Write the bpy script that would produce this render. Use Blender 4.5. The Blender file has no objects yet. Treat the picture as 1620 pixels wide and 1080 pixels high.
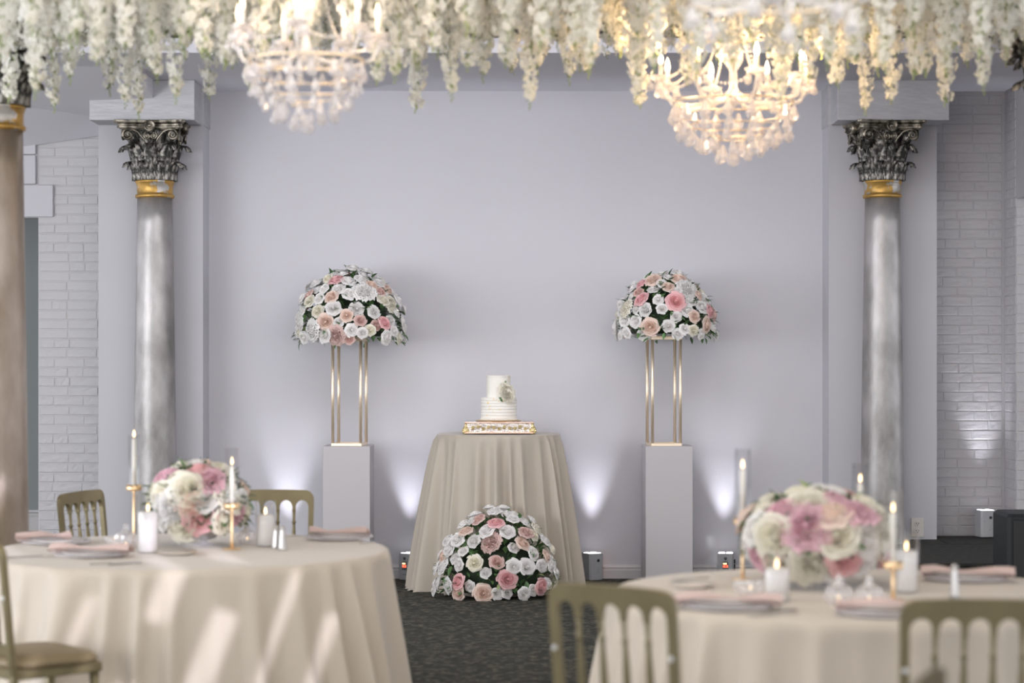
import bpy, math, random
from mathutils import Vector, Matrix, noise
PI = math.pi
rnd = random.Random(7)
sc = bpy.context.scene
COL = sc.collection

# ------------------------------------------------------------------ camera, world, light, exposure
CAMZ, FPX, HY = 1.65, 3300.0, 560.0          # camera height, focal length in pixels, horizon row of the 1620x1080 frame
cd = bpy.data.cameras.new('camera'); cam = bpy.data.objects.new('camera', cd); COL.objects.link(cam)
cam.location = (0, 0, CAMZ); cam.rotation_euler = (PI/2, 0, 0)
cd.sensor_width = 36; cd.lens = FPX/1620*36; cd.shift_y = (HY-540)/1620
cd.clip_start = .1; cd.clip_end = 100
cd.dof.use_dof = True; cd.dof.focus_distance = 14.5; cd.dof.aperture_fstop = 1.65
sc.camera = cam
w = bpy.data.worlds.new('world'); sc.world = w; w.use_nodes = True
bg = w.node_tree.nodes['Background']; bg.inputs[0].default_value = (.95, .955, 1.0, 1); bg.inputs[1].default_value = .88
sc.view_settings.view_transform = 'Standard'; sc.view_settings.look = 'None'
sc.view_settings.gamma = 1; sc.view_settings.use_curve_mapping = False
sc.view_settings.exposure = 0.95

def area(name, loc, target, sx, sy, power, col=(1, 1, 1)):
    l = bpy.data.lights.new(name, 'AREA'); l.shape = 'RECTANGLE'; l.size = sx; l.size_y = sy; l.energy = power; l.color = col
    o = bpy.data.objects.new(name, l); COL.objects.link(o); o.location = loc
    o.rotation_euler = (Vector(target)-Vector(loc)).to_track_quat('-Z', 'Y').to_euler(); return o
sd = bpy.data.lights.new('low_daylight', 'SUN'); sd.energy = 1.15; sd.angle = math.radians(80); sd.color = (1, .985, .97)
so_ = bpy.data.objects.new('low_daylight', sd); COL.objects.link(so_); so_.location = (-3, -3, 4)
so_.rotation_euler = Vector((.2, 1, -.14)).to_track_quat('-Z', 'Y').to_euler()
area('side_window_daylight', (-6.5, 8.0, 2.0), (0, 12.5, 1.4), 5.0, 2.4, 105, (.94, .96, 1.0))
area('overhead_fill', (0.0, 7.2, 3.55), (0, 8.4, 0), 5.0, 3.0, 60, (1, .96, .9))  # added fill under the ceiling, no fixture there
area('overhead_fill', (0.0, 12.0, 3.6), (0, 13.6, 0), 4.4, 1.2, 62, (.93, .93, 1))  # second added fill, brightens the back wall area
def spot(name, loc, target, power, ang, blend, col, r=.03):
    l = bpy.data.lights.new(name, 'SPOT'); l.energy = power; l.spot_size = math.radians(ang); l.spot_blend = blend
    l.color = col; l.shadow_soft_size = r
    o = bpy.data.objects.new(name, l); COL.objects.link(o); o.location = loc
    o.rotation_euler = (Vector(target)-Vector(loc)).to_track_quat('-Z', 'Y').to_euler(); return o

# added lamp and unseen slatted gobo: pale streaks on the left cloth and column
SL_, ST_ = Vector((2.3, .6, 2.7)), Vector((-1.62, 8.55, .52))
spot('streak_spot', SL_, ST_, 1250, 13.5, .25, (.90, .86, 1.0), .006)

def X(px, d): return (px-810)/FPX*d          # metres right of the camera axis for something d metres away

# ------------------------------------------------------------------ materials
MATS = {}
def mat(name, col, rough=.5, metal=0, emit=None, es=0, trans=0, sheen=0, vary=0, noise_amt=0, noise_scale=8, bump=0, bump_scale=40, col2=None, mix_scale=5, mix_lo=.4, mix_hi=.6, stretch=(1, 1, 1), alpha=1, sss=0, detail=4):
    if not name.startswith(('petal', 'wisteria', 'butter', 'wax', 'frosted', 'china', 'gold', 'leaf', 'white', 'chrome', 'mirror')):
        col = tuple(c*.79 for c in col); col2 = tuple(c*.79 for c in col2) if col2 else None
    m = bpy.data.materials.new(name); m.use_nodes = True; nt = m.node_tree; b = nt.nodes['Principled BSDF']
    b.inputs['Base Color'].default_value = (*col, 1); b.inputs['Roughness'].default_value = rough; b.inputs['Metallic'].default_value = metal
    if trans: b.inputs['Transmission Weight'].default_value = trans
    if sheen: b.inputs['Sheen Weight'].default_value = sheen
    if sss:
        b.inputs['Subsurface Weight'].default_value = sss; b.inputs['Subsurface Radius'].default_value = (.02, .015, .01); b.inputs['Subsurface Scale'].default_value = 1
    if emit: b.inputs['Emission Color'].default_value = (*emit, 1); b.inputs['Emission Strength'].default_value = es
    N = nt.nodes.new; L = nt.links.new
    tc = N('ShaderNodeTexCoord'); mp = N('ShaderNodeMapping'); mp.inputs['Scale'].default_value = stretch; L(tc.outputs['Object'], mp.inputs[0])
    src = None
    if col2:
        n = N('ShaderNodeTexNoise'); n.inputs['Scale'].default_value = mix_scale; n.inputs['Detail'].default_value = detail; L(mp.outputs[0], n.inputs['Vector'])
        r = N('ShaderNodeValToRGB'); r.color_ramp.elements[0].position = mix_lo; r.color_ramp.elements[1].position = mix_hi
        r.color_ramp.elements[0].color = (*col, 1); r.color_ramp.elements[1].color = (*col2, 1); L(n.outputs['Fac'], r.inputs[0]); src = r.outputs[0]
    if noise_amt or vary:
        h = N('ShaderNodeHueSaturation')
        if src: L(src, h.inputs['Color'])
        else: h.inputs['Color'].default_value = (*col, 1)
        if noise_amt:
            n = N('ShaderNodeTexNoise'); n.inputs['Scale'].default_value = noise_scale; n.inputs['Detail'].default_value = 6; L(mp.outputs[0], n.inputs['Vector'])
            mr = N('ShaderNodeMapRange'); mr.inputs['From Min'].default_value = .3; mr.inputs['From Max'].default_value = .7
            mr.inputs['To Min'].default_value = 1-noise_amt; mr.inputs['To Max'].default_value = 1+noise_amt; L(n.outputs['Fac'], mr.inputs[0])
        if vary:
            oi = N('ShaderNodeObjectInfo'); mr2 = N('ShaderNodeMapRange'); mr2.inputs['To Min'].default_value = 1-vary; mr2.inputs['To Max'].default_value = 1+vary*.4
            L(oi.outputs['Random'], mr2.inputs[0])
        if noise_amt and vary:
            mu = N('ShaderNodeMath'); mu.operation = 'MULTIPLY'; L(mr.outputs[0], mu.inputs[0]); L(mr2.outputs[0], mu.inputs[1]); L(mu.outputs[0], h.inputs['Value'])
        else: L((mr if noise_amt else mr2).outputs[0], h.inputs['Value'])
        src = h.outputs[0]
    if src: L(src, b.inputs['Base Color'])
    if bump:
        n = N('ShaderNodeTexNoise'); n.inputs['Scale'].default_value = bump_scale; n.inputs['Detail'].default_value = 6; L(mp.outputs[0], n.inputs['Vector'])
        bp = N('ShaderNodeBump'); bp.inputs['Strength'].default_value = 1; bp.inputs['Distance'].default_value = bump; L(n.outputs['Fac'], bp.inputs['Height']); L(bp.outputs[0], b.inputs['Normal'])
    MATS[name] = m; return m

mat('wall_paint', (.745, .735, .785), .7, noise_amt=.012, noise_scale=1.5, bump=.0006, bump_scale=60)
mat('pilaster_paint', (.65, .645, .69), .6, noise_amt=.012, noise_scale=2)
mat('beam_silver', (.60, .60, .63), .4, .15, noise_amt=.09, noise_scale=5, bump=.002, bump_scale=14, stretch=(1, 1, 4))
mat('brick_paint', (.60, .59, .61), .48, noise_amt=.02, bump=.005, bump_scale=26, stretch=(.6, 1, 1.2))
mat('mortar_paint', (.585, .575, .595), .5, bump=.003, bump_scale=30)
mat('ceiling_paint', (.88, .87, .93), .8)
mat('ceiling_dark', (.16, .13, .12), .9)
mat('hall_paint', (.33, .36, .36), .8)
mat('trim_white', (.70, .68, .69), .4)
mat('pedestal_white', (.66, .63, .65), .45)
mat('shaft_silver', (.30, .29, .28), .42, .55, col2=(.62, .60, .60), mix_scale=5, mix_lo=.35, mix_hi=.68, bump=.0015, bump_scale=60, stretch=(1, 1, .5), detail=9)
mat('shaft_brown', (.26, .20, .14), .42, .4, col2=(.58, .50, .45), mix_scale=4, mix_lo=.36, mix_hi=.66, bump=.0015, bump_scale=60, stretch=(1, 1, .4), detail=9)  # mottled brown variant of the shaft colour, front left column only
mat('capital_metal', (.05, .05, .045), .4, .55, col2=(.60, .57, .52), mix_scale=30, mix_lo=.44, mix_hi=.72, bump=.006, bump_scale=60, detail=8)
mat('capital_scroll', (.09, .08, .06), .36, .65, col2=(.62, .56, .46), mix_scale=18, mix_lo=.40, mix_hi=.68, bump=.002, bump_scale=60)
mat('gold_leaf', (.50, .30, .08), .4, .6, col2=(.50, .48, .46), mix_scale=9, mix_lo=.56, mix_hi=.60, noise_amt=.25, bump=.002, bump_scale=50)
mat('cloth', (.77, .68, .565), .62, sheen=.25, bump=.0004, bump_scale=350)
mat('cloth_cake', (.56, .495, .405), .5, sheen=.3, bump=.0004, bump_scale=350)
mat('gold', (.95, .80, .62), .34, .65)
mat('gold_warm', (.90, .66, .40), .35, .9)
mat('gold_ornate', (.80, .68, .38), .35, 1, bump=.004, bump_scale=160)
mat('mirror_silver', (.80, .75, .71), .10, 1, bump=.016, bump_scale=42, stretch=(1, 1, 1.6))
mat('gold_flake', (.85, .58, .16), .4, .5)
mat('copper', (.80, .50, .38), .2, 1)
mat('chrome', (.55, .54, .53), .32, .9)
mat('buttercream', (.84, .81, .75), .55, sss=.1)
mat('wax', (.90, .86, .80), .5, sss=.2)
mat('frosted_white', (.90, .87, .86), .35, sss=.1)
mat('china', (.86, .84, .82), .2)
mat('bowl_grey', (.62, .60, .60), .25)
mat('chair_gold', (.30, .25, .135), .4, .3, noise_amt=.10, noise_scale=9)
mat('chair_seat', (.29, .22, .12), .5, .1, noise_amt=.12, noise_scale=7)
mat('white_plastic', (.85, .85, .85), .4)
mat('outlet_plastic', (.80, .76, .72), .35)
mat('uplight_grey', (.50, .51, .53), .45)
mat('uplight_front', (.40, .41, .42), .45)
mat('black', (.012, .013, .014), .45)
mat('black_cabinet', (.012, .016, .018), .55, bump=.001, bump_scale=90)
mat('ink', (.10, .10, .11), .6)
mat('red_display', (.5, .02, .01), .4, emit=(1, .10, .05), es=1.75)
mat('amber_display', (.5, .2, .05), .4, emit=(1, .55, .2), es=2.4)
mat('uplight_led', (1, 1, 1), .3, emit=(.93, .92, 1), es=1.1)
mat('flame', (1, .8, .5), .5, emit=(1, .66, .32), es=3.0)
mat('bulb', (1, .9, .7), .5, emit=(1, .78, .50), es=7.5)
mat('bulb_dim', (1, .9, .7), .5, emit=(1, .80, .60), es=1.6)
mat('napkin', (.80, .61, .56), .65, sheen=.3, bump=.001, bump_scale=200)
mat('leaf', (.06, .14, .042), .5, vary=.45, noise_amt=.15, col2=(.12, .24, .08), mix_scale=9)
mat('leaf_pale', (.36, .44, .18), .5, vary=.3)
mat('foliage_dark', (.020, .045, .016), .7)
mat('stem_green', (.22, .30, .10), .6)
mat('wood_dark', (.10, .075, .05), .6)
PET = {'white': (.98, .965, .95), 'cream': (.97, .94, .83), 'blush': (.95, .79, .70), 'pink': (.95, .62, .63), 'dusty': (.86, .65, .60), 'orchid': (.92, .62, .70)}
for k, c in PET.items(): mat('petal_'+k, c, .6, vary=.06, sss=.06)
mat('wisteria_petal', (.96, .93, .84), .65, vary=.04, col2=(.97, .96, .92), mix_scale=3, sss=.05)
def thin_petal(m, share=.30):
    # petals let light through: part of the light is scattered to the far side
    nt = m.node_tree; b = nt.nodes['Principled BSDF']; N = nt.nodes.new; L = nt.links.new
    out = [n for n in nt.nodes if n.type == 'OUTPUT_MATERIAL'][0]; tl = N('ShaderNodeBsdfTranslucent'); mx = N('ShaderNodeMixShader'); mx.inputs[0].default_value = share
    if b.inputs['Base Color'].links: L(b.inputs['Base Color'].links[0].from_socket, tl.inputs[0])
    else: tl.inputs[0].default_value = b.inputs['Base Color'].default_value
    b.inputs['Subsurface Weight'].default_value = 0
    L(b.outputs[0], mx.inputs[1]); L(tl.outputs[0], mx.inputs[2]); L(mx.outputs[0], out.inputs[0])
for k in PET: thin_petal(MATS['petal_'+k])
thin_petal(MATS['wisteria_petal'], .4)
# metallic iron of the chandeliers
mat('iron', (.06, .055, .05), .4, .7)

def glassmat(name, tint, edge, base, rough=.03, frost=0):
    # clear glass: mostly transparent, glossier towards the silhouette; frost adds a share of light-scattering white for cut crystal
    m = bpy.data.materials.new(name); m.use_nodes = True; nt = m.node_tree; nt.nodes.clear()
    N = nt.nodes.new; L = nt.links.new
    out = N('ShaderNodeOutputMaterial'); t = N('ShaderNodeBsdfTransparent'); t.inputs[0].default_value = (*tint, 1)
    g = N('ShaderNodeBsdfGlossy'); g.inputs['Roughness'].default_value = rough; g.inputs[0].default_value = (1, 1, 1, 1)
    lw = N('ShaderNodeLayerWeight'); lw.inputs[0].default_value = .5
    pw = N('ShaderNodeMath'); pw.operation = 'POWER'; L(lw.outputs['Facing'], pw.inputs[0]); pw.inputs[1].default_value = 3
    ma = N('ShaderNodeMath'); ma.operation = 'MULTIPLY_ADD'; L(pw.outputs[0], ma.inputs[0]); ma.inputs[1].default_value = edge; ma.inputs[2].default_value = base
    body = t.outputs[0]
    if frost:
        d = N('ShaderNodeBsdfDiffuse'); d.inputs[0].default_value = (.95, .94, .96, 1); tl = N('ShaderNodeBsdfTranslucent'); tl.inputs[0].default_value = (.95, .94, .95, 1)
        m1 = N('ShaderNodeMixShader'); L(d.outputs[0], m1.inputs[1]); L(tl.outputs[0], m1.inputs[2]); m2 = N('ShaderNodeMixShader'); m2.inputs[0].default_value = frost
        L(t.outputs[0], m2.inputs[1]); L(m1.outputs[0], m2.inputs[2]); body = m2.outputs[0]
    mx = N('ShaderNodeMixShader'); L(ma.outputs[0], mx.inputs[0]); L(body, mx.inputs[1]); L(g.outputs[0], mx.inputs[2]); L(mx.outputs[0], out.inputs[0])
    MATS[name] = m
glassmat('thin_glass', (.97, .975, .98), .5, .03, .04)
glassmat('cut_crystal', (.96, .95, .97), .45, .12, .10, .42)
glassmat('crystal_warm', (.97, .94, .90), .4, .12, .12, .60)
def carpet():
    m = mat('carpet', (.03, .03, .025), .95); nt = m.node_tree; N = nt.nodes.new; L = nt.links.new; b = nt.nodes['Principled BSDF']
    tc = N('ShaderNodeTexCoord')
    def layer(scale, stretch, lo, hi, detail=3):
        mp = N('ShaderNodeMapping'); mp.inputs['Scale'].default_value = stretch; L(tc.outputs['Object'], mp.inputs[0])
        n = N('ShaderNodeTexNoise'); n.inputs['Scale'].default_value = scale; n.inputs['Detail'].default_value = detail; L(mp.outputs[0], n.inputs['Vector'])
        r = N('ShaderNodeValToRGB'); r.color_ramp.elements[0].position = lo; r.color_ramp.elements[1].position = hi; L(n.outputs['Fac'], r.inputs[0]); return r
    a = layer(15, (1, .7, 1), .45, .56); c = layer(30, (1, .8, 1), .35, .68, 5)
    mx = N('ShaderNodeMix'); mx.data_type = 'RGBA'; mx.inputs[6].default_value = (.010, .012, .008, 1); mx.inputs[7].default_value = (.096, .090, .060, 1)
    ml = N('ShaderNodeMath'); ml.operation = 'MULTIPLY'; L(a.outputs[0], ml.inputs[0]); L(c.outputs[0], ml.inputs[1])
    ad = N('ShaderNodeMath'); ad.operation = 'MULTIPLY_ADD'; L(c.outputs[0], ad.inputs[0]); ad.inputs[1].default_value = .22; L(ml.outputs[0], ad.inputs[2])
    L(ad.outputs[0], mx.inputs[0]); L(mx.outputs[2], b.inputs['Base Color'])
    bp = N('ShaderNodeBump'); bp.inputs['Distance'].default_value = .006; L(c.outputs[0], bp.inputs['Height']); L(bp.outputs[0], b.inputs['Normal'])
carpet()
m = mat('stage_carpet', (.012, .012, .010), .95, col2=(.035, .034, .026), mix_scale=22, mix_lo=.4, mix_hi=.65, bump=.006, bump_scale=60)

# ------------------------------------------------------------------ mesh builder
class MB:
    def __init__(s): s.v = []; s.f = []
    def add(s, vs, fs):
        o = len(s.v); s.v += [tuple(v) for v in vs]; s.f += [tuple(i+o for i in f) for f in fs]; return s
    def box(s, c, d, rz=0, M=None):
        x, y, z = d[0]/2, d[1]/2, d[2]/2
        vs = [Vector((a*x, b*y, e*z)) for e in (-1, 1) for b in (-1, 1) for a in (-1, 1)]
        R = M if M else Matrix.Rotation(rz, 3, 'Z')
        vs = [R @ v + Vector(c) for v in vs]
        return s.add(vs, [(0, 2, 3, 1), (4, 5, 7, 6), (0, 1, 5, 4), (2, 6, 7, 3), (0, 4, 6, 2), (1, 3, 7, 5)])
    def bbox(s, c, d, b=.004, rz=0):
        # box with chamfered edges: three stacked rectangles with inset rims
        x, y, z = d[0]/2, d[1]/2, d[2]/2; R = Matrix.Rotation(rz, 3, 'Z'); rings = []
        for zz, ins in ((-z, b), (-z+b, 0), (z-b, 0), (z, b)):
            X0, Y0 = x-ins, y-ins; k = b
            pts = [(-X0+k, -Y0), (X0-k, -Y0), (X0, -Y0+k), (X0, Y0-k), (X0-k, Y0), (-X0+k, Y0), (-X0, Y0-k), (-X0, -Y0+k)]
            rings.append([R @ Vector((a, e, zz)) + Vector(c) for a, e in pts])
        vs = [p for r in rings for p in r]; fs = [tuple(range(7, -1, -1)), tuple(range(24, 32))]
        for i in range(3):
            for j in range(8): fs.append((i*8+j, i*8+(j+1) % 8, i*8+8+(j+1) % 8, i*8+8+j))
        return s.add(vs, fs)
    def lathe(s, prof, n=24, c=(0, 0, 0), fn=None, caps=True, M=None):
        vs = []; fs = []
        for r, z in prof:
            for i in range(n):
                a = 2*PI*i/n; rr = fn(a, r, z) if fn else r
                v = Vector((rr*math.cos(a), rr*math.sin(a), z))
                if M: v = M @ v
                vs.append(v+Vector(c))
        for j in range(len(prof)-1):
            for i in range(n): k = (i+1) % n; fs.append((j*n+i, j*n+k, j*n+n+k, j*n+n+i))
        if caps:
            if prof[0][0] > 1e-5: fs.append(tuple(range(n-1, -1, -1)))
            if prof[-1][0] > 1e-5: q = (len(prof)-1)*n; fs.append(tuple(range(q, q+n)))
        return s.add(vs, fs)
    def tube(s, pts, r, n=8, closed=False, caps=True):
        pts = [Vector(p) for p in pts]; m_ = len(pts); vs = []; fs = []
        rs = r if isinstance(r, (list, tuple)) else [r]*m_
        up = Vector((0, 0, 1)); prev = None
        for i, p in enumerate(pts):
            if closed: t = pts[(i+1) % m_]-pts[i-1]
            else: t = pts[min(i+1, m_-1)]-pts[max(i-1, 0)]
            t.normalize()
            if prev is None: a = t.cross(up if abs(t.z) < .95 else Vector((1, 0, 0))); a.normalize()
            else: a = prev - t*prev.dot(t); a.normalize()
            prev = a; b = t.cross(a)
            for k in range(n):
                q = 2*PI*k/n; vs.append(p+(a*math.cos(q)+b*math.sin(q))*rs[i])
        for i in range(m_ if closed else m_-1):
            j = (i+1) % m_
            for k in range(n): l = (k+1) % n; fs.append((i*n+k, i*n+l, j*n+l, j*n+k))
        if caps and not closed: fs += [tuple(range(n-1, -1, -1)), tuple(range((m_-1)*n, m_*n))]
        return s.add(vs, fs)
    def grid(s, fn, nu, nv, wrapu=False):
        vs = [fn(i/(nu if wrapu else nu-1), j/(nv-1)) for j in range(nv) for i in range(nu)]; fs = []
        for j in range(nv-1):
            for i in range(nu if wrapu else nu-1):
                k = (i+1) % nu; fs.append((j*nu+i, j*nu+k, (j+1)*nu+k, (j+1)*nu+i))
        return s.add(vs, fs)
    def plate(s, pts, y0, y1):
        # polygon in the x-z plane, extruded from y0 to y1
        n = len(pts); vs = [(x, y0, z) for x, z in pts]+[(x, y1, z) for x, z in pts]
        fs = [tuple(range(n)), tuple(range(2*n-1, n-1, -1))]
        for i in range(n): j = (i+1) % n; fs.append((i, i+n, j+n, j))
        return s.add(vs, fs)
    def ball(s, c, r, n=8, m_=5):
        return s.lathe([(max(1e-6, r[0]*math.sin(PI*j/m_)) if isinstance(r, tuple) else max(1e-6, r*math.sin(PI*j/m_)), -(r[1] if isinstance(r, tuple) else r)*math.cos(PI*j/m_)) for j in range(m_+1)], n, c, caps=False)
    def mesh(s, name, m, smooth=False):
        me = bpy.data.meshes.new(name); me.from_pydata([tuple(v) for v in s.v], [], s.f); me.materials.append(MATS[m] if isinstance(m, str) else m)
        if smooth: me.polygons.foreach_set('use_smooth', [True]*len(me.polygons))
        me.update(); return me
    def obj(s, name, m, parent=None, smooth=False, loc=None, rz=0):
        return link(name, s.mesh(name, m, smooth), parent, loc, rz)
def link(name, me, parent=None, loc=None, rz=0, rot=None, scale=None):
    o = bpy.data.objects.new(name, me); COL.objects.link(o)
    if parent: o.parent = parent
    if loc is not None: o.location = loc
    if rot is not None: o.rotation_euler = rot
    elif rz: o.rotation_euler = (0, 0, rz)
    if scale is not None: o.scale = scale if isinstance(scale, tuple) else (scale,)*3
    return o
def thing(name, label, cat, loc=(0, 0, 0), rz=0, group=None):
    return tag(link(name, None, None, loc, rz), label, cat, group)
def tag(o, label, cat, group=None, kind=None):
    o['label'] = label; o['category'] = cat
    if group: o['group'] = group
    if kind: o['kind'] = kind
    return o
def struct(o): o['kind'] = 'structure'; return o
def copytree(o, parent=None, first=True):
    c = o.copy(); COL.objects.link(c)
    if parent: c.parent = parent
    for ch in KIDS.get(o.name, []): copytree(ch, c)
    return c
def index_children():
    KIDS.clear()
    for o in bpy.data.objects:
        if o.parent: KIDS.setdefault(o.parent.name, []).append(o)
KIDS = {}

# ------------------------------------------------------------------ the room
WALL, PIL, BOXF = 15.35, 15.05, 14.73
struct(MB().box((0, 7.5, -.05), (18, 25, .1)).obj('floor', 'carpet'))
struct(MB().box((.045, WALL+.1, 1.80), (4.60, .2, 3.60)).obj('wall_back', 'wall_paint'))
# ceiling: high dark part over the tables, lower soffit strip near the back wall
struct(MB().box((0, 5.2, 3.73), (18, 16.4, .1)).obj('ceiling', 'ceiling_dark'))
struct(MB().box((0, 14.6, 3.685), (9.5, 2.4, .2)).obj('ceiling_soffit', 'ceiling_paint'))
# sloping bulkhead on the left
def bz(x, y): return 3.39+.15*(x+2.98)-.2*(y-14.73)
mb = MB(); xs = (-6.0, -2.536); ys = (13.42, 15.349)
vs = [(x, y, min(bz(x, y), 3.60)) for x in xs for y in ys]+[(x, y, 3.62) for x in xs for y in ys]
ym = 14.73-(3.60-3.39-.15*(-2.536+2.98))/.2
P8 = []
for x in (-6.0, -2.536):
    yi = max(13.42, 14.73-(3.60-3.39-.15*(x+2.98))/.2)
    P8.append([(x, yi, 3.60), (x, ys[1], bz(x, ys[1])), (x, ys[1], 3.62), (x, yi, 3.62)])
mb.add(P8[0]+P8[1], [(0, 1, 5, 4), (0, 4, 7, 3), (3, 7, 6, 2), (2, 6, 5, 1), (0, 3, 2, 1), (4, 5, 6, 7)])
struct(mb.obj('ceiling_bulkhead', 'ceiling_paint'))
# pilasters
pl = struct(MB().box(((-2.984-2.23)/2, (PIL+WALL)/2, 1.80), (2.984-2.23+.0, WALL-PIL, 3.6)).obj('wall_pilaster_left', 'pilaster_paint'))
pr = struct(MB().box(((2.285+3.065)/2, (PIL+WALL)/2, 1.80), (3.065-2.285, WALL-PIL, 3.6)).obj('wall_pilaster_right', 'pilaster_paint'))
# beam stubs above the columns
struct(MB().bbox(((-2.985-2.241)/2, (BOXF+15.06)/2, 3.443), (2.985-2.241, .33, .284), .004).obj('beam_left', 'beam_silver'))
struct(MB().bbox(((2.299+3.09)/2, (BOXF+15.06)/2, 3.443), (.79, .33, .284), .004).obj('beam_right', 'beam_silver'))
# beam returns on the pilaster side, running back to the wall
struct(MB().box((-2.26, 15.19, 3.443), (.08, .318, .284)).obj('trim_1', 'beam_silver'))
struct(MB().box((2.318, 15.19, 3.443), (.08, .318, .284)).obj('trim_2', 'beam_silver'))

def baseboard(name, x0, x1, y, z0=0):
    mb = MB(); prof = [(0, 0), (.016, 0), (.016, .062), (.012, .068), (.012, .078), (.016, .082), (.010, .098), (0, .102)]
    n = len(prof)
    vs = [(x, y-a, z0+b) for x in (x0, x1) for a, b in prof]
    mb.add(vs, [tuple(range(n)), tuple(range(2*n-1, n-1, -1))]+[(i, i+n, (i+1) % n+n, (i+1) % n) for i in range(n)])
    return struct(mb.obj(name, 'trim_white'))
baseboard('baseboard_back', -2.23, 2.285, WALL)
baseboard('baseboard_left', -2.984, -2.23, PIL)
baseboard('baseboard_right', 2.285, 2.60, PIL)
# hall beyond the left opening
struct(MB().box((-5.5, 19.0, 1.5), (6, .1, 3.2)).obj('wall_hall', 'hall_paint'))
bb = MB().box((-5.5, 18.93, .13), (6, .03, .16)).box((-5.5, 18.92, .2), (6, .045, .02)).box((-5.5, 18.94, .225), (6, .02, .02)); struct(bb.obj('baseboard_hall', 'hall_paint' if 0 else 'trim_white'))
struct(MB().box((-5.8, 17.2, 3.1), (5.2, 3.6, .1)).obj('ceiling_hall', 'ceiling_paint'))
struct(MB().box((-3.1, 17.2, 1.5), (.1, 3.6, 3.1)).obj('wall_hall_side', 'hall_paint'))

# painted brick
def brick_meshes(n, L, H, D, tag_):
    out = []
    for k in range(n):
        r = random.Random(k*13+5); mb = MB(); nu, nv = 9, 4
        off = Vector((r.uniform(0, 90), r.uniform(0, 90), k*7.7))
        U = (0, .025, .2, .4, .6, .8, .975, 1); V = (0, .09, .5, .91, 1)
        def fn(u, v):
            iu, iv = int(round(u*7)), int(round(v*4)); x = (U[iu]-.5)*L; z = (V[iv]-.5)*H
            if iu in (0, 7) or iv in (0, 4): return (x, .003, z)
            y = -D-.0030*noise.noise(Vector((x*16, 0, z*30))+off)-.0014*noise.noise(Vector((x*50, 3, z*70))+off)
            return (x+.001*noise.noise(Vector((x*20, 8, z*20))+off), y, z+.002*noise.noise(Vector((x*12, 1, z*4))+off))
        mb.grid(fn, 8, 5)
        out.append(mb.mesh('brick_'+tag_, 'brick_paint', False))
    return out
BRICKS = brick_meshes(10, .212, .0680, .0042, 'face')
CH = .0705
def brick_field(wall, x0, x1, z0, z1, y, facing='front', seed=1, skip=None, top=None):
    r = random.Random(seed); n = 0; z = z0+CH/2; row = 0
    while z+CH/2 <= z1+.001:
        off = 0 if row % 2 else -.11
        x = x0+off+r.uniform(-.012, .012)
        while x < x1-.004:
            L = .222 if r.random() > .12 else .111
            a, b = max(x, x0), min(x+L, x1)
            if b-a > .018 and not (skip and skip(a, b, z)) and not (top and z+CH/2 > top((a+b)/2)):
                c = (a+b)/2; s = (b-a-.0015)/.212; me = r.choice(BRICKS)
                if facing == 'front': o = link('brick', me, wall, (c, y, z), 0, (0, 0, 0), (s, r.uniform(.6, 1.25), 1))
                else: o = link('brick', me, wall, (y, c, z), 0, (0, 0, -PI/2), (s, r.uniform(.6, 1.25), 1))
                n += 1
            x += L
        z += CH; row += 1
    return n
XL = -3.49
wl = struct(MB().box(((XL-2.984)/2, WALL+.12, 1.7), (-2.984-XL, .2, 3.4)).box(((XL-5.6)/2, WALL+.12, 3.05), (5.6+XL, .2, .79)).obj('wall_left', 'mortar_paint'))
nb = brick_field(wl, XL, -2.984, 0, 3.34, WALL+.02, seed=3, top=lambda x: bz(x, WALL)+.03, skip=lambda a, b, z: (z > 2.92 and b < -3.46))
# smooth plaster patches stepping across the top left of that brickwork
for (px0, px1, py0, py1) in ((0, 56.5, 211, 244), (0, 56.5, 245.5, 291), (0, 84, 292.5, 343)):
    x0, x1 = X(px0, WALL)-1, X(px1, WALL); z1, z0 = CAMZ+(HY-py0)*WALL/FPX, CAMZ+(HY-py1)*WALL/FPX
    MB().bbox(((x0+x1)/2, WALL+.010, (z0+z1)/2), (x1-x0, .034, z1-z0), .004).obj('plaster_patch', 'pilaster_paint', wl)
wr = struct(MB().box(((3.065+3.63)/2, WALL+.12, 1.8), (.60, .2, 3.6)).obj('wall_right', 'mortar_paint'))
nb += brick_field(wr, 3.065, 3.61, .315, 3.585, WALL+.02, seed=8)
ws = struct(MB().box((3.73, 15.19, 1.8), (.2, .34, 3.6)).box((3.73, 12.0, 3.19), (.2, 6.04, .84)).obj('wall_right_side', 'mortar_paint'))
nb2 = brick_field(ws, 15.03, 15.345, .315, 3.585, 3.63, 'side', seed=21)
nb2 += brick_field(ws, 3.63, 3.85, .315, 2.77, 15.02, 'front', seed=31)
print('bricks', nb, nb2)
struct(MB().box((6.4, 15.5, 1.8), (5.1, .2, 3.6)).obj('wall_back_right', 'pilaster_paint'))
# carpeted platform on the right
st = MB().bbox((2.88, 13.99, .157), (1.46, 1.38, .316), .012).bbox((3.34, 15.01, .157), (.54, .66, .316), .006).bbox((2.97, 14.86, .157), (.20, .37, .316), .006).bbox((2.30, 14.86, .157), (.28, .37, .316), .006)
tag(st.obj('stage_platform', 'stage_carpet'), 'low platform covered in black carpet in front of the right brick wall', 'platform')
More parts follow.
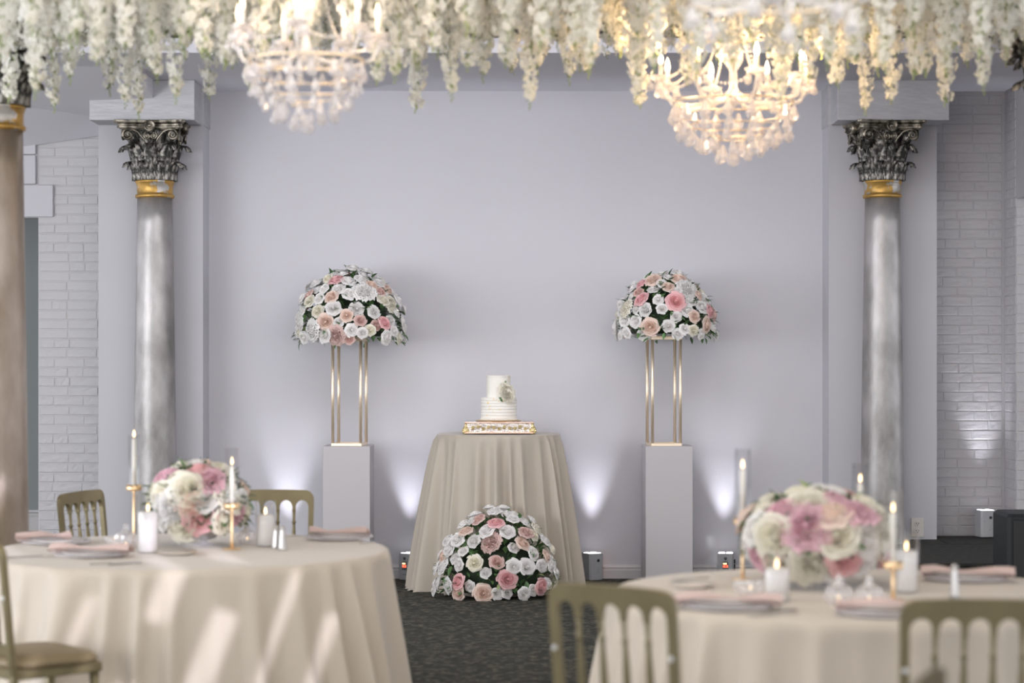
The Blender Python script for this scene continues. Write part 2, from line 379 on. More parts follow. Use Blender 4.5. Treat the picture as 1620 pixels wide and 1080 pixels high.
# electrical outlet
ot = thing('wall_outlet', 'beige double electrical outlet on the right pilaster just above the platform', 'outlet', (X(1451, PIL), PIL, CAMZ-(834-HY)*PIL/FPX))
MB().bbox((0, -.004, 0), (.092, .010, .138), .003).obj('cover_plate', 'outlet_plastic', ot)
for dz in (.026, -.026):
    so = MB().lathe([(.0001, .012), (.020, .012), (.022, .008)], 20, M=Matrix.Rotation(PI/2, 3, 'X'), c=(0, 0, dz)).obj('socket', 'outlet_plastic', ot)
    MB().box((-.008, -.013, dz+.004), (.004, .003, .011)).box((.008, -.013, dz+.004), (.004, .003, .011)).lathe([(.0001, .014), (.0035, .014), (.0035, .010)], 8, M=Matrix.Rotation(PI/2, 3, 'X'), c=(0, 0, dz-.009)).obj('slot', 'ink', so)

q_ = (ST_-SL_).normalized().to_track_quat('-Z', 'Y').to_matrix(); mb = MB(); c_ = SL_+(ST_-SL_).normalized()*1.5
r_ = random.Random(4)
for i in range(-6, 7):
    M = q_ @ Matrix.Rotation(math.radians(-24), 3, 'Z')
    mb.box(c_+M @ Vector((i*.040+r_.uniform(-.004, .004), 0, 0)), (r_.uniform(.026, .031), .46, .004), M=M)
    for j in range(3): mb.box(c_+M @ Vector((i*.040+.02, r_.uniform(-.2, .2), .004)), (.026, r_.uniform(.03, .07), .004), M=M)
for e in (-.235, .235): mb.box(c_+q_ @ Matrix.Rotation(math.radians(-24), 3, 'Z') @ Vector((0, e, 0)), (.54, .03, .008), M=q_ @ Matrix.Rotation(math.radians(-24), 3, 'Z'))
struct(mb.obj('streak_gobo', 'wood_dark'))  # unseen slats, added to cut the spot into slanted streaks

# ------------------------------------------------------------------ columns
def bell(z):  # z relative to capital bottom (0) .. .36
    t = z/.36; return .126+.042*t**2.2
def column(shaft_mat, label, x, y):
    t = thing('corinthian_column', label, 'column', (x, y, 0), rz=.0, group='Corinthian columns')
    sh = [(.185, 0), (.185, .10), (.20, .11), (.20, .15), (.165, .17), (.165, .19), (.158, .2)]+[(.158-.034*(i/14)**1.25, .2+2.565*i/14) for i in range(1, 15)]
    MB().lathe(sh, 48).obj('shaft', shaft_mat, t, True)
    nk = [(.124, 2.76), (.137, 2.765), (.14, 2.775), (.137, 2.786), (.129, 2.79), (.127, 2.80), (.128, 2.85), (.133, 2.856), (.133, 2.866), (.138, 2.870), (.140, 2.880), (.135, 2.890)]
    MB().lathe(nk, 48).obj('gilded_neck', 'gold_leaf', t, True)
    Z0 = 2.885
    MB().lathe([(bell(z), Z0+z) for z in [i*.036 for i in range(11)]], 40).obj('bell', 'capital_metal', t, True)
    # acanthus leaves
    def leaf(h, out, wid, z0):
        mb = MB(); nu, nv = 13, 14
        def fn(u, v):
            uu = (u-.5)*2
            lobes = 1+.16*math.cos(v*PI*7)
            wv = wid*(.95-.35*v)*lobes*(1 if v < .66 else max(.10, 1-((v-.66)/.34)**1.6*.9))
            if v < .70:
                q = v/.70; z = h*q; r = bell(z0+z)+.010+.020*q**3
            else:
                q = (v-.70)/.30; a = q*PI*.95
                r = bell(z0+h)+.030+out*.5*(1-math.cos(a))*1.0; z = h+out*.42*math.sin(a)-.034*q*q
            groove = .008*math.cos(uu*PI*3.5)+.010*(1-abs(uu))*2
            ang = uu*wv/ max(r, .1)
            rr = r+groove-.008*uu*uu
            return (rr*math.cos(ang), rr*math.sin(ang), Z0+z0+z+.004*math.cos(v*PI*14)*abs(uu))
        mb.grid(fn, nu, nv)
        return mb.mesh('acanthus_leaf', 'capital_metal', True)
    lo = leaf(.118, .050, .066, 0.0); up = leaf(.232, .066, .072, 0.0)
    for k in range(8):
        link('acanthus_leaf', up, t, rz=k*PI/4+PI/8*0+.0)
        link('acanthus_leaf', lo, t, rz=k*PI/4+PI/8)
    # scrolls at the corners and helices in the middle of each face
    def scroll(r0, turns, tail, rt):
        pts = []
        n = 26
        for i in range(n):
            a = i/(n-1)*turns*2*PI; r = r0*(1-.82*i/(n-1))
            pts.append((r*math.cos(a+PI*.5), r*math.sin(a+PI*.5)))
        return pts
    for k in range(4):
        ca = k*PI/2+PI/4
        for sgn in (-1, 1):
            # corner volute lies in the plane of the face, near the corner
            fa = ca+sgn*PI/4               # outward direction of that face
            f = Vector((math.cos(fa), math.sin(fa), 0)); s = Vector((-math.sin(fa), math.cos(fa), 0))*(-sgn)
            c = f*.196+s*.158+Vector((0, 0, Z0+.312))
            mb = MB(); sp = scroll(.038, 1.9, 0, 0)
            arm = [f*.165+s*.03+Vector((0, 0, Z0+.225)), f*.178+s*.05+Vector((0, 0, Z0+.285)), f*.187+s*.09+Vector((0, 0, Z0+.333)), f*.193+s*.13+Vector((0, 0, Z0+.350))]
            path = arm+[c+s*a*(-1 if False else 1)*-1*-1+Vector((0, 0, b)) for a, b in [(-p[0], p[1]) for p in sp]]
            mb.tube(path, [.007]*4+[.0105-.0055*i/26 for i in range(len(sp))], 7)
            mb.obj('volute', 'capital_scroll', t, True)
        fa = k*PI/2; f = Vector((math.cos(fa), math.sin(fa), 0)); s = Vector((-math.sin(fa), math.cos(fa), 0))
        for sgn in (-1, 1):
            c = f*.185+s*sgn*.022+Vector((0, 0, Z0+.305)); sp = scroll(.026, 1.6, 0, 0)
            path = [f*.165+s*sgn*.012+Vector((0, 0, Z0+.22))]+[c+s*sgn*-p[0]+Vector((0, 0, p[1])) for p in sp]
            MB().tube(path, .007, 6).obj('helix', 'capital_scroll', t, True)
        # rosette on the abacus
        M = Matrix.Rotation(fa, 3, 'Z') @ Matrix.Rotation(PI/2, 3, 'Y')
        MB().lathe([(.036, -.03), (.042, .0), (.039, .012), (.027, .014), (.024, .004), (.017, .004), (.014, .018), (.0001, .022)], 28, c=f*.222+Vector((0, 0, Z0+.372)), fn=lambda a, r, z: r*(1+.07*math.cos(a*14)) if r > .026 else r, M=M).obj('rosette', 'capital_scroll', t, True)
        # corner block under the abacus
        fa = ca; f = Vector((math.cos(fa), math.sin(fa), 0))
        MB().tube([f*.16+Vector((0, 0, Z0+.24)), f*.195+Vector((0, 0, Z0+.29)), f*.235+Vector((0, 0, Z0+.345))], [.03, .036, .046], 8).obj('corner_bracket', 'capital_metal', t, True)
    # abacus: concave-sided square plate with mouldings
    def ab(hw, dip, cham):
        pts = []
        for k in range(4):
            M = Matrix.Rotation(k*PI/2, 2)
            for i in range(9):
                u = -1+2*i/8; yy = -hw+dip*(1-u*u)
                pts.append(M @ Vector((u*(hw-cham), yy)))
        return pts
    mb = MB(); rings = []
    for hw, z in ((.215, .350), (.218, .356), (.232, .359), (.232, .372), (.226, .376), (.228, .386), (.248, .394), (.252, .400), (.252, .410), (.254, .414)):
        rings.append([(p.x, p.y, Z0+z) for p in ab(hw, .040, .022)])
    n = len(rings[0]); vs = [p for r in rings for p in r]; fs = [tuple(range(n-1, -1, -1)), tuple(range((len(rings)-1)*n, len(rings)*n))]
    for j in range(len(rings)-1):
        for i in range(n): k = (i+1) % n; fs.append((j*n+i, j*n+k, (j+1)*n+k, (j+1)*n+i))
    mb.add(vs, fs); mb.obj('abacus', 'capital_scroll', t)
    return t
CY = 14.90
c1 = column('shaft_silver', 'silver column with ornate leafy capital in front of the left pilaster', X(245, CY), CY)
index_children()
c2 = copytree(c1); c2.location = (X(1396, CY), CY, 0); c2.rotation_euler.z = .13; c2['label'] = 'silver column with ornate leafy capital in front of the right pilaster'
c4 = copytree(c1); c4.location = (X(1676, 10.4), 10.4, 0); c4['label'] = 'column mostly outside the frame, only dark leaf tips of its capital showing at upper right edge'
c3 = copytree(c1); c3.location = (X(-4, 10.4), 10.4, 0); c3['label'] = 'brown column with gilded neck cut by the left frame edge beside the round table'
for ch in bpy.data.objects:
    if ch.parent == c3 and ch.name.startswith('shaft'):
        ch.data = ch.data.copy(); ch.data.materials[0] = MATS['shaft_brown']

# ------------------------------------------------------------------ flowers
def rose_mesh(name, m, seed, openness=1.0, ruffle=0.0, rings=None):
    r = random.Random(seed); mb = MB()
    rings = rings or [(2, .17, .70, 3.6, -.6), (3, .29, .68, 2.7, -.45), (3, .42, .63, 2.6, -.3), (4, .56, .56, 2.1, -.1), (5, .71, .47, 1.75, .2), (5, .86, .36, 1.7, .6), (6, .98, .24, 1.4, .9)]
    a0 = r.uniform(0, 6)
    for ri, (n, rt, h, wid, curl) in enumerate(rings):
        a0 += .7
        for k in range(n):
            a = a0+2*PI*k/n+r.uniform(-.12, .12); sc_ = r.uniform(.92, 1.08); ph = r.uniform(0, 6)
            def fn(u, v):
                uu = 2*u-1
                wv = wid*(.45+.55*math.sin(min(1, v*1.25)*PI/2))*(1 if v < .8 else 1-.25*((v-.8)/.2)**2)
                # belly out from the base, then close over (negative curl) or roll back (positive curl)
                q = math.sin(min(1, v*1.35)*PI/2)
                rr = rt*(.25+.75*q)+.10*rt*curl*max(0, v-.55)/.45+.07*uu*(1 if v > .2 else v*5)*(.4+rt)*.8
                rr *= sc_
                zz = -.18+(h+.18)*math.sin(v*PI/2*(1.0 if curl <= 0 else 1.18))*(1-.10*uu*uu) - (.16*curl*max(0, v-.7)/.3 if curl > 0 else 0)
                zz += ruffle*.08*math.sin(uu*7+ph)*v; rr += ruffle*.05*math.cos(uu*9+ph)*v
                rr += .05*abs(uu)*v
                an = a+uu*wv/2
                return (rr*math.cos(an), rr*math.sin(an), zz)
            mb.grid(fn, 7, 6)
    mb.ball((0, 0, .30), (.17, .27), 8, 5)
    mb.lathe([(.05, -.45), (.25, -.2), (.5, -.05), (.3, .1)], 8, caps=False)
    return mb.mesh(name, m, True)
ROSE = {}
for ci, k in enumerate(PET):
    ROSE[k] = [rose_mesh('rose_'+k, 'petal_'+k, 11+ci*7+i, 1+.4*i, .2+.3*i) for i in range(2)]
PEONY = {k: rose_mesh('peony_'+k, 'petal_'+k, 77, 1.3, 1.6, [(4, .18, .60, 1.9, -.4), (6, .32, .62, 1.4, -.2), (7, .46, .58, 1.25, .0), (8, .62, .52, 1.1, .2), (9, .78, .42, 1.0, .4), (9, .92, .30, .95, .7), (9, 1.04, .16, .95, .8)]) for k in ('white', 'cream', 'orchid', 'dusty')}
def leaf_mesh(name, m, L=1, W=.42, bend=.25):
    def fn(u, v):
        uu = 2*u-1; wv = W*math.sin(PI*min(1, v*.96+.02))**.8*(1-.35*v)
        return (uu*wv*.62, v*L, -bend*v*v+.18*abs(uu)*wv)
    return MB().grid(fn, 5, 7).mesh(name, m, True)
LEAF = leaf_mesh('leaf', 'leaf'); LEAFP = leaf_mesh('leaf_pale', 'leaf_pale')
def orient(n, spin):
    q = Vector(n).to_track_quat('Z', 'Y'); return (q.to_matrix() @ Matrix.Rotation(spin, 3, 'Z')).to_euler()
def foliage_mass(r, rx, rz, zc, n, size, pmax):
    mb = MB()
    for i in range(n):
        t = (i+.5)/n; ct = 1-t*(1-math.cos(pmax)); st = math.sqrt(max(0, 1-ct*ct)); a = i*2.39996+r.uniform(-.3, .3)
        p = Vector((rx*st*math.cos(a), rx*st*math.sin(a), zc+rz*ct))*1
        nrm = Vector((p.x, p.y, (p.z-zc)*1.2+.02)).normalized()
        M = (nrm+Vector((r.uniform(-1, 1), r.uniform(-1, 1), r.uniform(-1, 1)))*.7).to_track_quat('Y', 'Z').to_matrix()
        L = size*r.uniform(.6, 1.1); W = L*.32
        vs = [M @ Vector(q)+p*.93 for q in ((0, 0, 0), (W, L*.5, .1*L), (0, L, -.1*L), (-W, L*.5, .1*L))]
        mb.add(vs, [(0, 1, 2, 3)])
    # twig core holding it all together
    return mb
def arrangement(t, seed, rx, rz, zc, nros, rsize, mix, pmax=1.75, nleaf=90, sep=1.74, spots=(), lsize=.06, zmin=None, ky=1.0, half=False):
    r = random.Random(seed)
    core = MB().lathe([(max(1e-4, rx*.74*math.sin(pmax*j/10)), zc+rz*.74*math.cos(pmax*j/10)) for j in range(11)], 20, fn=lambda a, q, z: q*(1+.04*math.sin(a*5+z*30))).obj('moss_core', 'foliage_dark', t, True); core.scale.y = ky*.9
    fo = foliage_mass(r, rx*.95, rz*.95, zc, 420, lsize*1.1, pmax).obj('foliage', 'leaf', t); fo['kind'] = 'stuff'; fo.scale.y = ky
    pts = []
    def place(nv, col, size, mesh=None, push=1.0):
        p = Vector((rx*nv.x, rx*nv.y, zc+rz*nv.z))*1
        if zmin is not None: p.z = max(p.z, zmin)
        nrm = Vector((nv.x/rx, nv.y/rx, nv.z/rz)).normalized()
        nrm = (nrm+Vector((r.uniform(-1, 1), r.uniform(-1, 1), r.uniform(-.6, 1)))*.30).normalized()
        if p.z < zc: nrm.z = max(nrm.z, -.15)
        me = mesh or r.choice(ROSE[col])
        pp = Vector((p.x, p.y, zc+(p.z-zc)))*1; pp = Vector((pp.x*push, pp.y*push*ky, zc+(pp.z-zc)*push))
        link('peony' if mesh else 'rose', me, t, pp, rot=orient(nrm, r.uniform(0, 6.28)), scale=(size, size, size*.88))
    # hand placed blooms (x, z on the front, colour, size factor, kind)
    taken = []
    for (fx, fz, col, sf, kind) in spots:
        yy = -math.sqrt(max(.02, 1-fx*fx-fz*fz)); nv = Vector((fx, yy, fz)).normalized()
        taken.append((nv, sf*rsize/rx)); place(nv, col, rsize*sf, PEONY[col] if kind == 'p' else None, 1.03)
    cols = [c for c, k in mix for _ in range(k)]
    free = []; n_ = 0; tries = 0
    while n_ < nros and tries < 6000:
        tries += 1
        ct = 1-r.random()*(1-math.cos(pmax)); st = math.sqrt(max(0, 1-ct*ct)); a = r.uniform(0, 6.2832)
        nv = Vector((st*math.cos(a), st*math.sin(a), ct)); q_s = rsize*r.uniform(.76, 1.12)
        if half and nv.y > .12: continue
        if any((nv-q).length < s_*.70+q_s/rx*.62 for q, s_ in taken): continue
        if any((nv-q).length < sep*.5*(q_s+s_)/rx for q, s_ in free): continue
        free.append((nv, q_s)); n_ += 1
        place(nv, r.choice(cols), q_s, None, r.uniform(.97, 1.06))
    for i in range(nleaf):
        t_ = r.random(); ct = 1-t_*(1-math.cos(pmax+.08)); st = math.sqrt(max(0, 1-ct*ct)); a = r.uniform(0, 6.283)
        if half and math.sin(a) > .1: continue
        p = Vector((rx*st*math.cos(a)*.99, rx*st*math.sin(a)*.99*ky, zc+rz*ct*.99))
        if zmin is not None: p.z = max(p.z, zmin)
        nrm = Vector((p.x, p.y, (p.z-zc)+.02)).normalized()
        d = (nrm*.7+Vector((r.uniform(-1, 1), r.uniform(-1, 1), r.uniform(-1.1, .6)))*.8).normalized()
        M = d.to_track_quat('Y', 'Z').to_euler(); l = lsize*r.uniform(.7, 1.25)
        if zmin is not None and p.z+d.z*l < zmin: continue
        link('leaf', LEAF if r.random() > .06 else LEAFP, t, p, rot=M, scale=(l, l, l))
D_P = 14.88
MIXW = [('white', 24), ('cream', 3), ('blush', 1), ('dusty', 1)]

# pedestals and gold stands
def pedestal(px, label, rz):
    d = 14.78+.167
    t = MB().bbox((0, 0, .499), (.335, .335, .998), .003).obj('pedestal', 'pedestal_white', None, loc=(X(px, 14.85), d, 0), rz=rz)
    return tag(t, label, 'pedestal', 'white pedestals')
pedestal(550, 'white square pedestal under the left gold flower stand', -.02)
pedestal(1056.5, 'white square pedestal under the right gold flower stand', .03)
def stand(px, label, rz, h):
    t = thing('flower_stand', label, 'flower stand', (X(px, 14.9), 14.9, .998), rz, 'gold flower stands')
    W = .222; D = .19; q = .010
    mb = MB()
    for z in (.010, h-.010):
        fr = MB()
        for sy in (-1, 1): fr.bbox((0, sy*D/2, z), (W, q*2, q*2 if z < .1 else .02), .002)
        for sx in (-1, 1): fr.bbox((sx*(W/2-q), 0, z), (q*2, D-.02, q*2 if z < .1 else .02), .002)
        fr.obj('base_frame' if z < .1 else 'top_frame', 'gold', t)
    for sx in (-1, 1):
        for sy in (-1, 1):
            MB().tube([(sx*(W/2-q), sy*D/2, .02), (sx*(W/2-q), sy*D/2, h-.02)], .0115, 12).obj('post', 'gold', t, True)
    MB().bbox((0, 0, h+.004), (W, D+.02, .008), .002).obj('top_plate', 'gold', t)
    return t
stand(553, 'tall gold frame stand on the left white pedestal', -.14, .765)
stand(1050, 'tall gold frame stand on the right white pedestal', .13, .775)
spotsL = [(-.22, .80, 'pink', 1.15, 'r'), (.30, .60, 'white', 1.55, 'p'), (-.72, .55, 'dusty', 1, 'r'), (-.38, .12, 'blush', 1.2, 'r'), (-.18, -.10, 'dusty', 1.3, 'p'), (.66, .10, 'pink', 1, 'r'),
          (-.28, .52, 'blush', 1.05, 'r'), (-.62, -.02, 'white', 1.5, 'p'), (.0, .22, 'blush', .95, 'r'), (.42, .72, 'blush', .95, 'r'), (.58, .62, 'dusty', .8, 'r'), (.42, -.02, 'cream', .85, 'r'), (.76, .42, 'cream', 1.1, 'p'), (.05, -.16, 'dusty', .8, 'r')]
t = thing('flower_arrangement', 'domed arrangement of white and blush roses on the left gold stand', 'flowers', (X(555, 14.88), 14.88, 1.768), 0, 'tall rose domes')
arrangement(t, 3, .375, .415, .055, 150, .0485, MIXW, 1.72, 170, spots=spotsL)
spotsR = [(-.52, .50, 'pink', 1.15, 'r'), (.13, .46, 'pink', 1.4, 'r'), (-.36, .02, 'blush', 1.3, 'r'), (-.28, .84, 'blush', 1.2, 'r'), (.22, .86, 'blush', 1.2, 'r'), (.0, .72, 'blush', .9, 'r'), (.82, .30, 'pink', 1, 'r'), (.50, .20, 'blush', .9, 'r'), (.36, .68, 'white', 1.4, 'p'), (-.8, .34, 'cream', 1.3, 'p'), (.74, .06, 'blush', 1.2, 'r'), (-.5, .78, 'pink', .9, 'r'), (.3, -.02, 'white', .8, 'r')]
t = thing('flower_arrangement', 'domed arrangement of white and blush roses on the right gold stand', 'flowers', (X(1053, 14.88), 14.88, 1.778), 0, 'tall rose domes')
arrangement(t, 9, .345, .385, .055, 138, .0485, MIXW, 1.70, 160, spots=spotsR)

# ------------------------------------------------------------------ cloths
def cloth(R, H, hemR, nf, amp, seed, z_low=.004, nth=720, nt=26, rise=.7, sharp=1.6):
    r = random.Random(seed); ph = [r.uniform(0, 6.28) for _ in range(8)]
    mb = MB()
    def wave(a):
        w_ = a*nf+1.6*math.sin(a*3+ph[0])+1.3*math.sin(a*7+ph[1])+.5*math.sin(a*11+ph[6])
        s = .5+.5*math.sin(w_); s = s**sharp
        return s*(.68+.32*math.sin(a*5+ph[2])+.18*math.sin(a*13+ph[7]))+.25*(.5+.5*math.sin(a*nf*.5+ph[3]+.6*math.sin(a*4+ph[4])))-.42
    prof = [(.0, H), (.35, H), (.7, H), (.9, H), (.97, H-.0005), (.99, H-.002)]
    rows = [(R*q, z, 0) for q, z in prof]+[(R*1.0, H-.008, 0)]
    for j in range(1, nt+1):
        t_ = j/nt; z = H-.008-(H-.008-z_low)*t_
        rows.append((R+.004+(hemR-R)*t_**1.05, z, t_))
    def fn(u, v):
        j = int(round(v*(len(rows)-1))); rr, z, t_ = rows[j]; a = u*2*PI
        if t_ > 0:
            g = min(1, t_/.9)**rise
            twist = .05*t_*math.sin(a*2+ph[5])
            rr += amp*g*wave(a+twist)
        return (rr*math.cos(a), rr*math.sin(a), z)
    mb.grid(fn, nth, len(rows), True)
    return mb
# cake table
CX, CYY = X(789, 14.72), 14.72
t = thing('cocktail_table', 'tall round table hidden under the floor length beige cloth behind the floor flowers', 'table', (CX, CYY, 0))
MB().lathe([(.0001, 1.058), (.425, 1.058), (.43, 1.063), (.43, 1.078), (.425, 1.083), (.0001, 1.083)], 40).obj('tabletop', 'wood_dark', t)
MB().lathe([(.035, .02), (.03, .5), (.035, 1.06)], 14).obj('pole', 'iron', t, True)
MB().lathe([(.26, .0), (.26, .02), (.05, .035)], 24).obj('base', 'iron', t)
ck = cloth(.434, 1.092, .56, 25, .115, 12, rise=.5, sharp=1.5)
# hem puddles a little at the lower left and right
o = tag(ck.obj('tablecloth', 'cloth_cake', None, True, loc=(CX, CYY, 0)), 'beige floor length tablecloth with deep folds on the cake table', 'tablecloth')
for sgn, ang in ((-1, PI+.25), (1, -.18)):
    def fn(u, v):
        a = ang+(u-.5)*.42; rr = .50+v*.15+.012*math.sin(u*14)
        return (rr*math.cos(a), rr*math.sin(a), max(.004, .085*(1-v)**2+.012*(1+math.sin(u*16+v*2))*(1-v*.5)))
    MB().grid(fn, 24, 8).obj('hem_fold', 'cloth_cake', o, True)
# cake stand
SX, SY = X(790, 14.62), 14.62
t = thing('cake_stand', 'square silver and gold cake stand with embossed sides on the beige draped table', 'cake stand', (SX, SY, 1.093))
MB().bbox((0, 0, .084), (.475, .34, .010), .003).obj('top_plate', 'mirror_silver', t)
def side(u, v):
    return ((u-.5)*.465, -.165-.018*(1-v)**2-.003*math.sin(v*PI)-.0035*math.sin(u*37)*math.sin(v*PI)*math.sin(u*PI*3)**2, .014+v*.066)
for k in range(4):
    mb = MB()
    if k % 2 == 0: mb.grid(side, 60, 6)
    else: mb.grid(lambda u, v: ((u-.5)*.33, -.232-.018*(1-v)**2, .014+v*.066), 20, 6)
    o = mb.obj('side_panel', 'mirror_silver', t, True); o.rotation_euler.z = k*PI/2
for k in range(11):
    u = (k+.5)/11; r = random.Random(k); mb = MB(); cx_, cz_ = (u-.5)*.40, .048+.008*math.sin(k*2.3)
    for j in range(6):
        a = j*PI/3; mb.ball((cx_+.0085*math.cos(a), -.181, cz_+.0085*math.sin(a)), (.0052, .0045), 6, 4)
    mb.ball((cx_, -.184, cz_), .0045, 6, 4)
    mb.tube([(cx_+.008, -.182, cz_), (cx_+.018, -.183, cz_+.010), (cx_+.028, -.182, cz_-.004)], .0022, 5)
    mb.obj('embossed_bloom', 'gold_ornate', t, True)
MB().box((0, -.187, .013), (.47, .008, .008)).box((0, -.170, .083), (.478, .012, .005)).obj('rim_band', 'copper', t)
for sx in (-1, 1):
    for sy in (-1, 1):
        mb = MB(); c = Vector((sx*.232, sy*.170, .026))
        mb.ball(c, .018, 10, 7)
        for j in range(7): a = j*2*PI/7; mb.ball(c+Vector((math.cos(a)*.018, sy*.004, math.sin(a)*.016)), .0105, 7, 5)
        mb.tube([c+Vector((0, 0, .015)), c+Vector((0, -sy*.006, .055))], [.013, .008], 8)
        mb.obj('corner_foot', 'gold_ornate', t, True)
# cake
zc = 1.093+.090
t = thing('wedding_cake', 'two tier white wedding cake with a cream flower and gold flakes on the silver stand', 'cake', (X(789, 14.6), 14.6, zc))
MB().lathe([(.0001, 0), (.158, 0), (.160, .003), (.158, .006), (.0001, .006)], 48).obj('cake_board', 'gold_warm', t)
prof = [(.118, .006), (.1255, .010)]
for i in range(7):
    z = .014+i*.021; prof += [(.1225, z), (.1262, z+.004), (.1262, z+.016), (.1235, z+.0195)]
prof += [(.124, .160), (.120, .164), (.0001, .164)]
MB().lathe(prof, 56).obj('lower_tier', 'buttercream', t, True)
MB().lathe([(.0835, .163), (.085, .168), (.0845, .2), (.0852, .25), (.0848, .295), (.0845, .312), (.0865, .316), (.084, .319), (.0001, .317)], 48, c=(-.002, 0, 0)).obj('upper_tier', 'buttercream', t, True)
mb = MB()
for i in range(64): a = i*2*PI/64; mb.ball((.1265*math.cos(a), .1265*math.sin(a), .012), .0055, 6, 4)
mb.obj('piped_border', 'buttercream', t, True)
link('cake_peony', PEONY['cream'], t, (.052, -.098, .205), rot=(1.25, .25, .3), scale=.056)
link('cake_peony', PEONY['cream'], t, (.062, -.115, .176), rot=(1.6, .35, 0), scale=.042)
link('cake_peony', PEONY['cream'], t, (.036, -.092, .240), rot=(1.1, -.2, 0), scale=.032)
for (x, z, a, l) in ((.002, .165, 1.9, .03), (.012, .160, 2.6, .03), (.096, .170, -1.2, .032), (.045, .262, .3, .022), (.055, .262, -.7, .022), (.038, .262, 1.2, .018)):
    yy = -math.sqrt(max(0, (.128 if z < .17 else .09)**2-x*x))-.006
    link('cake_leaf', LEAF, t, (x, yy, z), rot=(PI/2, a, 0), scale=l)
for (x, z, s) in ((-.075, .130, .010), (-.060, .104, .006), (-.064, .086, .008), (-.048, .094, .003), (.010, .082, .008), (-.082, .045, .008), (-.035, .155, .008), (-.015, .150, .007), (.03, .140, .008), (.0, .140, .006), (.018, .240, .008), (.012, .225, .007), (.016, .208, .008), (.068, .305, .007), (.066, .288, .006), (.075, .275, .005), (-.036, .082, .004), (-.038, .070, .004)):
    R_ = .1275 if z < .163 else .087; yy = -math.sqrt(max(0, R_*R_-x*x))-.001
    M = Vector((x, yy, 0)).to_track_quat('Z', 'Y').to_matrix(); r = random.Random(int(x*9999)); vs = [(0, 0, .001)]
    for j in range(7): a = j*2*PI/7; q = s*.62*r.uniform(.5, 1.2); vs.append((q*math.cos(a), q*math.sin(a), .0005))
    MB().add([M @ Vector(v)+Vector((x, yy, z)) for v in vs], [(0, j+1, (j+1) % 7+1) for j in range(7)]).obj('gold_flake', 'gold_flake', t)

# floor arrangement
spotsF = [(-.10, .62, 'dusty', 1.35, 'p'), (-.62, .14, 'pink', 1.1, 'r'), (-.62, -.02, 'blush', 1.1, 'r'), (.16, .18, 'pink', 1.3, 'r'), (-.22, -.02, 'blush', 1.3, 'r'), (.70, .08, 'pink', 1.1, 'r'), (.40, .60, 'blush', 1.1, 'r'),
          (.46, .72, 'dusty', 1.1, 'r'), (-.02, .84, 'pink', 1.1, 'r'), (-.50, .74, 'blush', 1, 'r'), (.78, .44, 'blush', .95, 'r'), (-.3, .88, 'dusty', 1, 'r')]
t = thing('flower_arrangement', 'half dome of white and pink roses on the carpet before the cake table', 'flowers', (X(787, 14.2), 14.16, 0))
arrangement(t, 21, .405, .535, .045, 148, .050, MIXW, 1.58, 180, spots=spotsF, zmin=.05, ky=.50, half=True)

